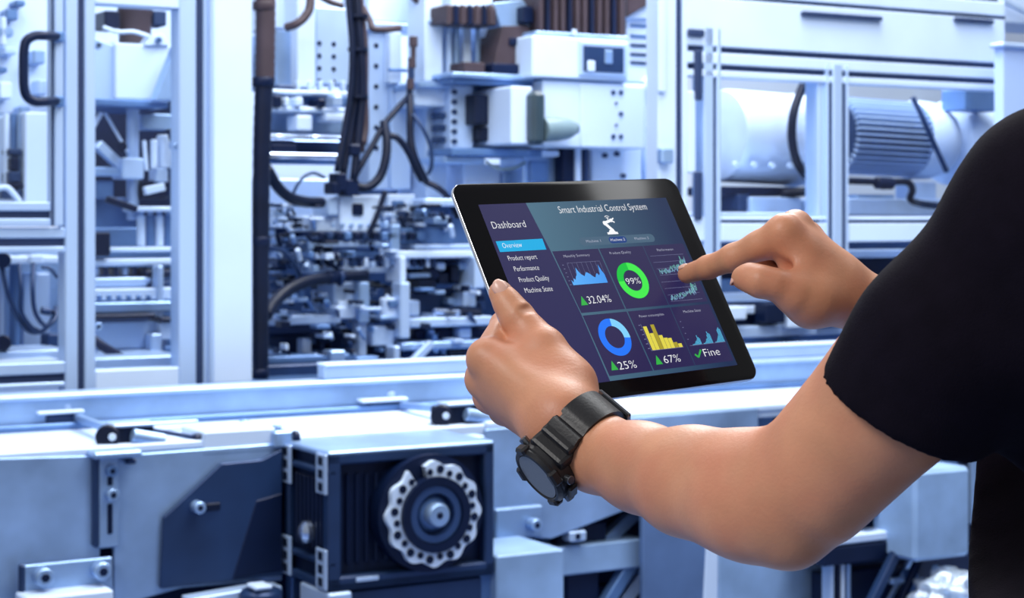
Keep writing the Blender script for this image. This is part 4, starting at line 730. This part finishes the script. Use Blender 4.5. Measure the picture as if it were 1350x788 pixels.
# finger nails: small curved shields sunk into the fingertips
def nail(c, axis, out, L, Wd, lift):
    axis = axis/np.linalg.norm(axis); out = out-axis*(out@axis); out /= np.linalg.norm(out); sd = np.cross(axis, out)
    bm = bmesh.new(); g = {}
    for i in range(9):
        for j in range(9):
            a = i/4-1; b = j/4-1
            ro = 1-.25*max(0, abs(a)-.4)**1.5
            k = math.sqrt(max(0, 1-.55*a*a*b*b))
            p = c+axis*a*L/2*k+sd*b*Wd/2*k*ro+out*(lift-.35*Wd*(b*b)*.7-.0009*a*a)
            g[i, j] = bm.verts.new(Vector(p-PB))
    for i in range(8):
        for j in range(8): bm.faces.new((g[i, j], g[i+1, j], g[i+1, j+1], g[i, j+1]))
    bmesh.ops.recalc_face_normals(bm, faces=list(bm.faces)); bmesh.ops.solidify(bm, geom=list(bm.faces), thickness=.0008)
    return from_bm('finger_nail', bm, NAIL, person, smooth=True)
nail(T3+(T3-T2)/np.linalg.norm(T3-T2)*.0008, T3-T2, TN*.8+V3(-.35, -.5, .1), .0130, .0125, .0102)
nail(Pp(973, 369, Yt-.074), V3(-.10, -.10, -.22), V3(-1, .0, -.15), .0120, .0105, .0054)
nail(t0+V3(-.001, -.001, .0015), t0-Pp(934, 352, Yt-.02), V3(-.2, -.3, 1.0), .0100, .0090, .0070)
# =================================================================== wrist watch
WBK = mat('watch_resin', (26, 26, 31), .42, 0, .1, 60, .08, 500); WFACE = mat('watch_display', (104, 108, 112), .3, 0, .12, 260, stretch=(1, 5, 1)); WMET = mat('watch_metal', (120, 124, 132), .25, .9, .05, 50)
wax = LH-WR; wax /= np.linalg.norm(wax)
wz = V3(-.77, -.37, -.51); wz -= wax*(wz@wax); wz /= np.linalg.norm(wz); wy = np.cross(wz, wax)
WC = WR*.52+LH*.48
watch = bpy.data.objects.new('wrist_watch', None); COL.objects.link(watch); watch.empty_display_size = .02
watch.matrix_world = Matrix(((wax[0], wy[0], wz[0], WC[0]), (wax[1], wy[1], wz[1], WC[1]), (wax[2], wy[2], wz[2], WC[2]), (0, 0, 0, 1)))
tag(watch, 'chunky black digital wrist watch on the tablet-holding arm', 'watch')
def strap():
    bm = bmesh.new(); n = 72; rings = []
    for i in range(n):
        a = 2*math.pi*i/n; ry, rz = .0292, .0278
        c, s = math.cos(a), math.sin(a); th = .0042; wd = .0125
        k = abs((math.degrees(a)-90+180) % 360-180)     # 0 at the case
        if k < 78: th = .0062 if (k % 26) < 18 else .0030; wd = .0125+.0035*max(0, 1-k/78)
        ring = []
        for sx, rr in ((-1, 0), (1, 0), (1, 1), (-1, 1)):
            e = th*rr; ring.append(bm.verts.new((sx*wd*(1-.06*rr), (ry+e)*c, (rz+e)*s)))
        rings.append(ring)
    for i in range(n):
        r0, r1 = rings[i], rings[(i+1) % n]
        for j in range(4): bm.faces.new((r0[j], r0[(j+1) % 4], r1[(j+1) % 4], r1[j]))
    bmesh.ops.recalc_face_normals(bm, faces=list(bm.faces)); return bm
from_bm('strap', strap(), WBK, watch, ang=35)
def bm_oct(z0, z1, r, r2, n=8, rot=.3927, bev=.002):
    loop = [((r if i % 2 else r2)*math.cos(rot+i*2*math.pi/n), (r if i % 2 else r2)*math.sin(rot+i*2*math.pi/n), z0) for i in range(n)]
    return bm_prism(loop, (0, 0, z1-z0), bev)
from_bm('case', bm_oct(.0255, .0400, .0232, .0240), WBK, watch, ang=30)
bz = from_bm('bezel', bm_lathe((0, 0, .038), (0, 0, .05), [(0, .0222), (.0022, .0226), (.0046, .0208), (.0050, .0190), (.0034, .0176), (.0030, .0170)], 40), WBK, watch, ang=30)
from_bm('display', bm_lathe((0, 0, .0405), (0, 0, .05), [(0, .0178), (.0018, .0176)], 40), WFACE, watch, ang=30)
for i in range(4):
    a = math.radians(45+90*i); from_bm('bezel_guard', bm_box((-.0055, -.003, 0), (.0055, .003, .0075), .0015), WBK, bz).matrix_local = Matrix.Translation((.0215*math.cos(a), .0215*math.sin(a), .0365)) @ Matrix.Rotation(a+math.pi/2, 4, 'Z')
for sx in (-1, 1):
    for sy in (-1, 1):
        a = math.atan2(sy*.55, sx); d = V3(math.cos(a), math.sin(a), 0); from_bm('button', bm_cyl(d*.021+V3(0, 0, .033), d*.0268+V3(0, 0, .033), .0032, 16), WMET, watch, ang=40)
from_bm('front_button_plate', bm_box((-.0262, -.0060, .0290), (-.0228, .0060, .0365), .001), WBK, watch)
for sy in (-1, 1):
    from_bm('lug', bm_box((-.0150, sy*.0180-.006, .0210), (.0150, sy*.0180+.006, .0345), .003, 2), WBK, watch)
    from_bm('lug_guard', bm_box((-.0135, sy*.0255-.0034, .0135), (.0135, sy*.0255+.0034, .0255), .0025, 2), WBK, watch)
from_bm('buckle', bm_box((-.0150, -.010, -.0350), (.0150, .010, -.0318), .0012), WMET, watch)
# =================================================================== tablet
TBK = mat('tablet_black_glass', (14, 14, 19), .12, 0, 0, spec=.18); TSH = mat('tablet_silver_shell', (232, 234, 240), .25, .8, .03, 20)
def flat_mat(name, rgb, e=1.0):
    m = bpy.data.materials.new(name); m.use_nodes = True; b = m.node_tree.nodes['Principled BSDF']; c = s2l(rgb)
    b.inputs['Base Color'].default_value = (.005, .005, .006, 1); b.inputs['Roughness'].default_value = .35; b.inputs['Specular IOR Level'].default_value = .2
    b.inputs['Emission Color'].default_value = c; b.inputs['Emission Strength'].default_value = e; return m
tablet = bpy.data.objects.new('tablet', None); COL.objects.link(tablet); tablet.empty_display_size = .05
tablet.matrix_world = Matrix(((TEX[0], TUP[0], TN[0], TC[0]), (TEX[1], TUP[1], TN[1], TC[1]), (TEX[2], TUP[2], TN[2], TC[2]), (0, 0, 0, 1)))
tag(tablet, 'black tablet computer with a lit industrial dashboard, gripped at its left edge', 'tablet')
def rrect(w, h, r, z, n=8):
    out = []
    for cx, cy, a0 in ((w/2-r, h/2-r, 0), (-w/2+r, h/2-r, 90), (-w/2+r, -h/2+r, 180), (w/2-r, -h/2+r, 270)):
        for i in range(n+1):
            a = math.radians(a0+90*i/n); out.append((cx+r*math.cos(a), cy+r*math.sin(a), z))
    return out
def bm_layers(layers):
    bm = bmesh.new(); rs = [[bm.verts.new(p) for p in L] for L in layers]
    for a, b in zip(rs, rs[1:]):
        n = len(a)
        for i in range(n): bm.faces.new((a[i], a[(i+1) % n], b[(i+1) % n], b[i]))
    bm.faces.new(rs[0][::-1]); bm.faces.new(rs[-1]); bmesh.ops.recalc_face_normals(bm, faces=list(bm.faces)); return bm
TW, TH_, TR = .2412, .1857, .0105
from_bm('shell', bm_layers([rrect(TW-.02, TH_-.02, TR, -.0088), rrect(TW-.006, TH_-.006, TR, -.0072), rrect(TW, TH_, TR, -.0035), rrect(TW, TH_, TR, -.0012), rrect(TW-.0012, TH_-.0012, TR, -.0006)]), TSH, tablet, ang=50)
from_bm('front_glass', bm_layers([rrect(TW-.0007, TH_-.0007, TR, -.0010), rrect(TW-.0007, TH_-.0007, TR, -.0002), rrect(TW-.0016, TH_-.0016, TR, 0)]), TBK, tablet, ang=30)
def flat(name, pts, z, m, par, lab=None):
    bm = bmesh.new(); bm.faces.new([bm.verts.new((x/1000, y/1000, z/1000)) for x, y in pts]); bm.normal_update()
    for f in bm.faces:
        if f.normal.z < 0: f.normal_flip()
    o = from_bm(name, bm, m, par)
    if lab: o['label'] = lab
    return o
def rect(x0, y0, x1, y1): return [(x0, y0), (x1, y0), (x1, y1), (x0, y1)]
def multi(name, polys, z, m, par):
    bm = bmesh.new()
    for pts in polys:
        f = bm.faces.new([bm.verts.new((x/1000, y/1000, z/1000)) for x, y in pts]); f.normal_update()
        if f.normal.z < 0: f.normal_flip()
    return from_bm(name, bm, m, par)
def line(pts, w):
    out = []
    for (x0, y0), (x1, y1) in zip(pts, pts[1:]):
        L = math.hypot(x1-x0, y1-y0) or 1; nx, ny = -(y1-y0)/L*w/2, (x1-x0)/L*w/2
        out.append([(x0+nx, y0+ny), (x1+nx, y1+ny), (x1-nx, y1-ny), (x0-nx, y0-ny)])
    return out
def text(s, x0, x1, y, h, m, par, z=.30, name='lettering'):
    """lettering from x0 to x1 (mm) on baseline y with capital height h"""
    cu = bpy.data.curves.new('t', 'FONT'); cu.body = s; cu.size = 1; cu.resolution_u = 3; cu.offset = -.012
    o = bpy.data.objects.new('t', cu); COL.objects.link(o); bpy.context.view_layer.update()
    me = bpy.data.meshes.new_from_object(o.evaluated_get(bpy.context.evaluated_depsgraph_get())); bpy.data.objects.remove(o)
    xs = [v.co.x for v in me.vertices]; a, b = min(xs), max(xs); sx = (x1-x0)/(b-a)/1000; sy = h/.69/1000
    for v in me.vertices: v.co = ((v.co.x-a)*sx+x0/1000, v.co.y*sy+y/1000, z/1000)
    me.materials.clear(); return link(name, me, m, par)
def grad_mat(name, ca, cb, x0, x1):
    m = flat_mat(name, ca); nt = m.node_tree; b = nt.nodes['Principled BSDF']; tc = nt.nodes.new('ShaderNodeTexCoord'); sp = nt.nodes.new('ShaderNodeSeparateXYZ')
    mr = nt.nodes.new('ShaderNodeMapRange'); mr.inputs['From Min'].default_value = x0/1000; mr.inputs['From Max'].default_value = x1/1000
    rp = nt.nodes.new('ShaderNodeValToRGB'); rp.color_ramp.elements[0].color = s2l(ca); rp.color_ramp.elements[1].color = s2l(cb)
    nt.links.new(tc.outputs['Object'], sp.inputs[0]); nt.links.new(sp.outputs[0], mr.inputs[0]); nt.links.new(mr.outputs[0], rp.inputs[0]); nt.links.new(rp.outputs[0], b.inputs['Emission Color']); return m
UN = flat_mat('ui_navy', (42, 40, 86)); UP = flat_mat('ui_panel', (43, 38, 82)); UT = grad_mat('ui_teal', (74, 112, 134), (24, 44, 82), -55, 92)
UW = flat_mat('ui_white', (246, 248, 252)); UG = flat_mat('ui_grey_text', (190, 194, 214)); UC = flat_mat('ui_cyan', (16, 172, 228)); UL = flat_mat('ui_line', (120, 124, 160))
UPILL = flat_mat('ui_pill', (70, 98, 122)); USEL = flat_mat('ui_pill_selected', (22, 62, 130))
G1 = flat_mat('ui_green', (64, 236, 76)); G2 = flat_mat('ui_dark_green', (8, 196, 62)); G3 = flat_mat('ui_marker_green', (52, 178, 72))
B1 = flat_mat('ui_blue', (30, 118, 250)); B2 = flat_mat('ui_light_blue', (128, 210, 255)); B3 = grad_mat('ui_area_blue', (92, 176, 250), (64, 150, 240), -40, 0); YL = flat_mat('ui_yellow', (226, 214, 78)); YD = flat_mat('ui_olive', (172, 158, 48)); CY = flat_mat('ui_bar_cyan', (84, 184, 226)); TEAL = flat_mat('ui_plot_teal', (120, 200, 190)); SKB = flat_mat('ui_plot_blue', (140, 180, 225))
screen = flat('screen', rect(-101, -79.5, 101, 74.2), .06, UN, tablet, 'lit screen with a smart industrial control dashboard')
flat('backdrop', [(-53.4, 74.2), (101, 74.2), (101, -79.3), (-40, -79.3), (-42.2, -23.4), (-47.5, 32)], .10, UT, screen)
LX = lambda y: -53.0+(74-y)*(.127 if y > 32 else .096)+(0 if y > 32 else 1.3)
def panel(x0t, x0b, x1t, x1b, y0, y1): flat('panel', [(x0t, y0), (x1t, y0), (x1b, y1), (x0b, y1)], .14, UP, screen)
panel(-46.3, -41.6, 2.2, 4.8, 31.2, -22.2); panel(3.4, 6.0, 51.5, 53, 31.2, -22.2); panel(52.2, 53.7, 98.0, 98.2, 31.2, -22.2)
panel(-41.3, -38.7, 5.2, 7.4, -24.4, -75.4); panel(6.4, 8.6, 53.2, 54, -24.4, -75.4); panel(53.9, 54.7, 98.2, 98.8, -24.4, -75.4)
text('Dashboard', -95.7, -62.4, 53.2, 6.0, UW, screen)
ov = flat('menu_highlight', [(-98.1, 42.5), (-51, 42.6), (-51.3, 33.1), (-97.8, 33.3)], .2, UC, screen)
text('Overview', -93.3, -74.0, 36.4, 4.3, UW, screen)
for s, a, b, y in (('Product report', -92.5, -63.9, 25.6), ('Performance', -90.7, -66, 16.4), ('Product Quality', -90, -60.2, 7.2), ('Machine State', -88.5, -60.8, -1.9)): text(s, a, b, y, 4.2, UW, screen)
text('Smart Industrial Control System', -22.8, 74, 63.8, 6.2, UW, screen)
def rr2(x0, y0, x1, y1, n=6):
    r = (y1-y0)/2; return [(x1-r+r*math.cos(a), (y0+y1)/2+r*math.sin(a)) for a in [math.radians(-90+180*i/n) for i in range(n+1)]]+[(x0+r+r*math.cos(a), (y0+y1)/2+r*math.sin(a)) for a in [math.radians(90+180*i/n) for i in range(n+1)]]
flat('tab_bar', rr2(-14.4, 34.2, 68.5, 41.6), .2, UPILL, screen); flat('tab_selected', rr2(17.5, 35.0, 37, 40.8), .24, USEL, screen)
for s, x, mm in (('Machine 1', .6, UG), ('Machine 2', 27.1, UW), ('Machine 3', 53.8, UG)): text(s, x-7.8, x+7.8, 36.9, 2.3, mm, screen)
# robot arm symbol with radio waves
def disc(cx, cy, r, n=20, r0=0, a0=0, a1=360):
    if r0 == 0: return [[(cx+r*math.cos(2*math.pi*i/n), cy+r*math.sin(2*math.pi*i/n)) for i in range(n)]]
    A = [math.radians(a0+(a1-a0)*i/n) for i in range(n+1)]
    return [[(cx+r*math.cos(a), cy+r*math.sin(a)), (cx+r*math.cos(b), cy+r*math.sin(b)), (cx+r0*math.cos(b), cy+r0*math.sin(b)), (cx+r0*math.cos(a), cy+r0*math.sin(a))] for a, b in zip(A, A[1:])]
rb = [[(19, 43), (30.5, 43), (30.5, 45), (19, 45)], [(21, 45), (28.6, 45), (27, 47), (22.6, 47)]]+line([(26, 46.5), (20.6, 53)], 3.0)+line([(20.4, 53.4), (28.5, 55.6)], 2.4)+line([(28.5, 55.6), (32, 57.4)], 1.2)+line([(28.5, 55.4), (31.6, 53.6)], 1.2)+disc(20.6, 53.2, 2.1)+disc(28.6, 55.5, 1.6)+disc(25.6, 46.6, 2)
multi('robot_symbol', rb, .26, UW, screen)
multi('radio_waves', disc(25.5, 56.3, 2.2, 8, 1.7, 45, 135)+disc(25.5, 56.3, 3.7, 8, 3.2, 45, 135)+disc(25.5, 56.9, .7, 8), .26, UW, screen)
# panel headings and values
for s, a, b, y in (('Monthly Summary', -36.7, -9.5, 25.3), ('Product Quality', 12.5, 35.6, 25.4), ('Performance', 65.6, 84.1, 25.5), ('Power consumption', 16.2, 43.2, -30.6), ('Machine State', 65.8, 85.6, -30.3)): text(s, a, b, y, 2.2, UG, screen)
for s, a, b, y in (('32.04%', -30.2, -6, -15.2), ('25%', -26, -7.4, -71.4), ('67%', 23.2, 41, -70.7)):
    text(s, a, b, y, 6.4, UW, screen)
text('Fine', 69, 87, -69.2, 6.6, UW, screen); text('99%', 17.6, 33, -1.6, 5.4, UW, screen)
for x, y in ((-38.6, -16), (-34.4, -71.2), (13.4, -71)): flat('up_marker', [(x, y), (x+7.2, y), (x+3.6, y+7.9)], .3, G3, screen)
multi('check_mark', line([(58.8, -66.2), (61.6, -69.0), (67.2, -63.0)], 1.7), .3, G3, screen)
multi('ring_chart', disc(25.4, 1.5, 15.8, 40, 9.2, 180, 450), .26, G1, screen); multi('ring_segment', disc(25.4, 1.5, 15.8, 16, 9.2, 90, 180), .26, G2, screen)
multi('ring_chart', disc(-17.6, -44.6, 15.8, 44, 9.4, 82, 354), .26, B1, screen); multi('ring_segment', disc(-17.6, -44.6, 15.8, 14, 9.4, -6, 82), .26, B2, screen)
# area chart
ay = [.28, .12, .34, .26, .42, .50, .86, .66, .52, .46, .40, .52, .60, .56, .50, .42, .34, .30, .44, .52, .40, .48, .95, .62, .44]
multi('area_chart', [[(-38.5+36.5*i/24, 1.4), (-38.5+36.5*(i+1)/24, 1.4), (-38.5+36.5*(i+1)/24, 1.4+19*ay[i+1]*.9), (-38.5+36.5*i/24, 1.4+19*ay[i]*.9)] for i in range(24)], .26, B3, screen)
multi('chart_grid', [q for x in range(8) for q in line([(-36+4.9*x, 20.5), (-36+4.9*x, 6+4*(x % 2))], .22)]+line([(-36, 20.4), (-1.8, 20.4)], .22)+[q for y in range(6) for q in line([(-41.5, 2+3.4*y), (-40, 2+3.4*y)], .5)], .22, UL, screen)
# performance traces
for base, seed in ((3.6, 1), (-20, 4)):
    rg = random.Random(seed); multi('chart_grid', [q for y in range(4) for q in line([(55.3+.6*y, base+18-5.8*y), (93, base+18-5.8*y)], .25)], .22, UL, screen)
    for mm, up in ((TEAL, 8), (SKB, 6)):
        pts = [(58+34*i/46, base+1.2+rg.random()*5+up*(i/46)**2*(.6+.9*rg.random())) for i in range(47)]; multi('trace', line(pts, .32), .26, mm, screen)
    pk = [(85, base+6), (86.5, base+10), (87.2, base+16.5), (88.2, base+9), (89.5, base+12)]; multi('trace', line(pk, .4), .27, TEAL, screen)
# bars
bh = [20.4, 14.2, 21.4, 11.8, 9.2, 8.6, 4.6, 3.2]
for i, h in enumerate(bh): flat('chart_bar', rect(15.6+4.25*i, -58.8, 19.55+4.25*i, -58.8+h), .26, YL if i not in (2, 6) else YD, screen)
multi('chart_axis', line([(14.4, -59), (14.4, -36)], .3)+line([(14.4, -59), (50, -59)], .3)+[q for y in range(6) for q in line([(11.6, -57+4*y), (13.6, -57+4*y)], .6)], .24, UL, screen)
mb = [(0, 0)]
rg = random.Random(3); polys = []
for c0, w, hh in ((62.5, 9.5, 11.5), (75, 10, 14.6), (88.6, 10, 19.5)):
    for i in range(10):
        t = i/9; h = hh*(t**1.6 if t < .78 else (1.5-t*.95))*(.75+.35*rg.random()); polys.append(rect(c0-1+t*w-.36, -58.4, c0-1+t*w+.36, -58.4+max(.8, h)))
multi('spike_chart', polys, .26, CY, screen)
multi('chart_axis', line([(57.4, -58.6), (98.4, -58.6)], .3)+[q for y in range(4) for q in line([(57.6, -53+5.2*y), (58.8, -53+5.2*y)], .6)], .24, UL, screen)
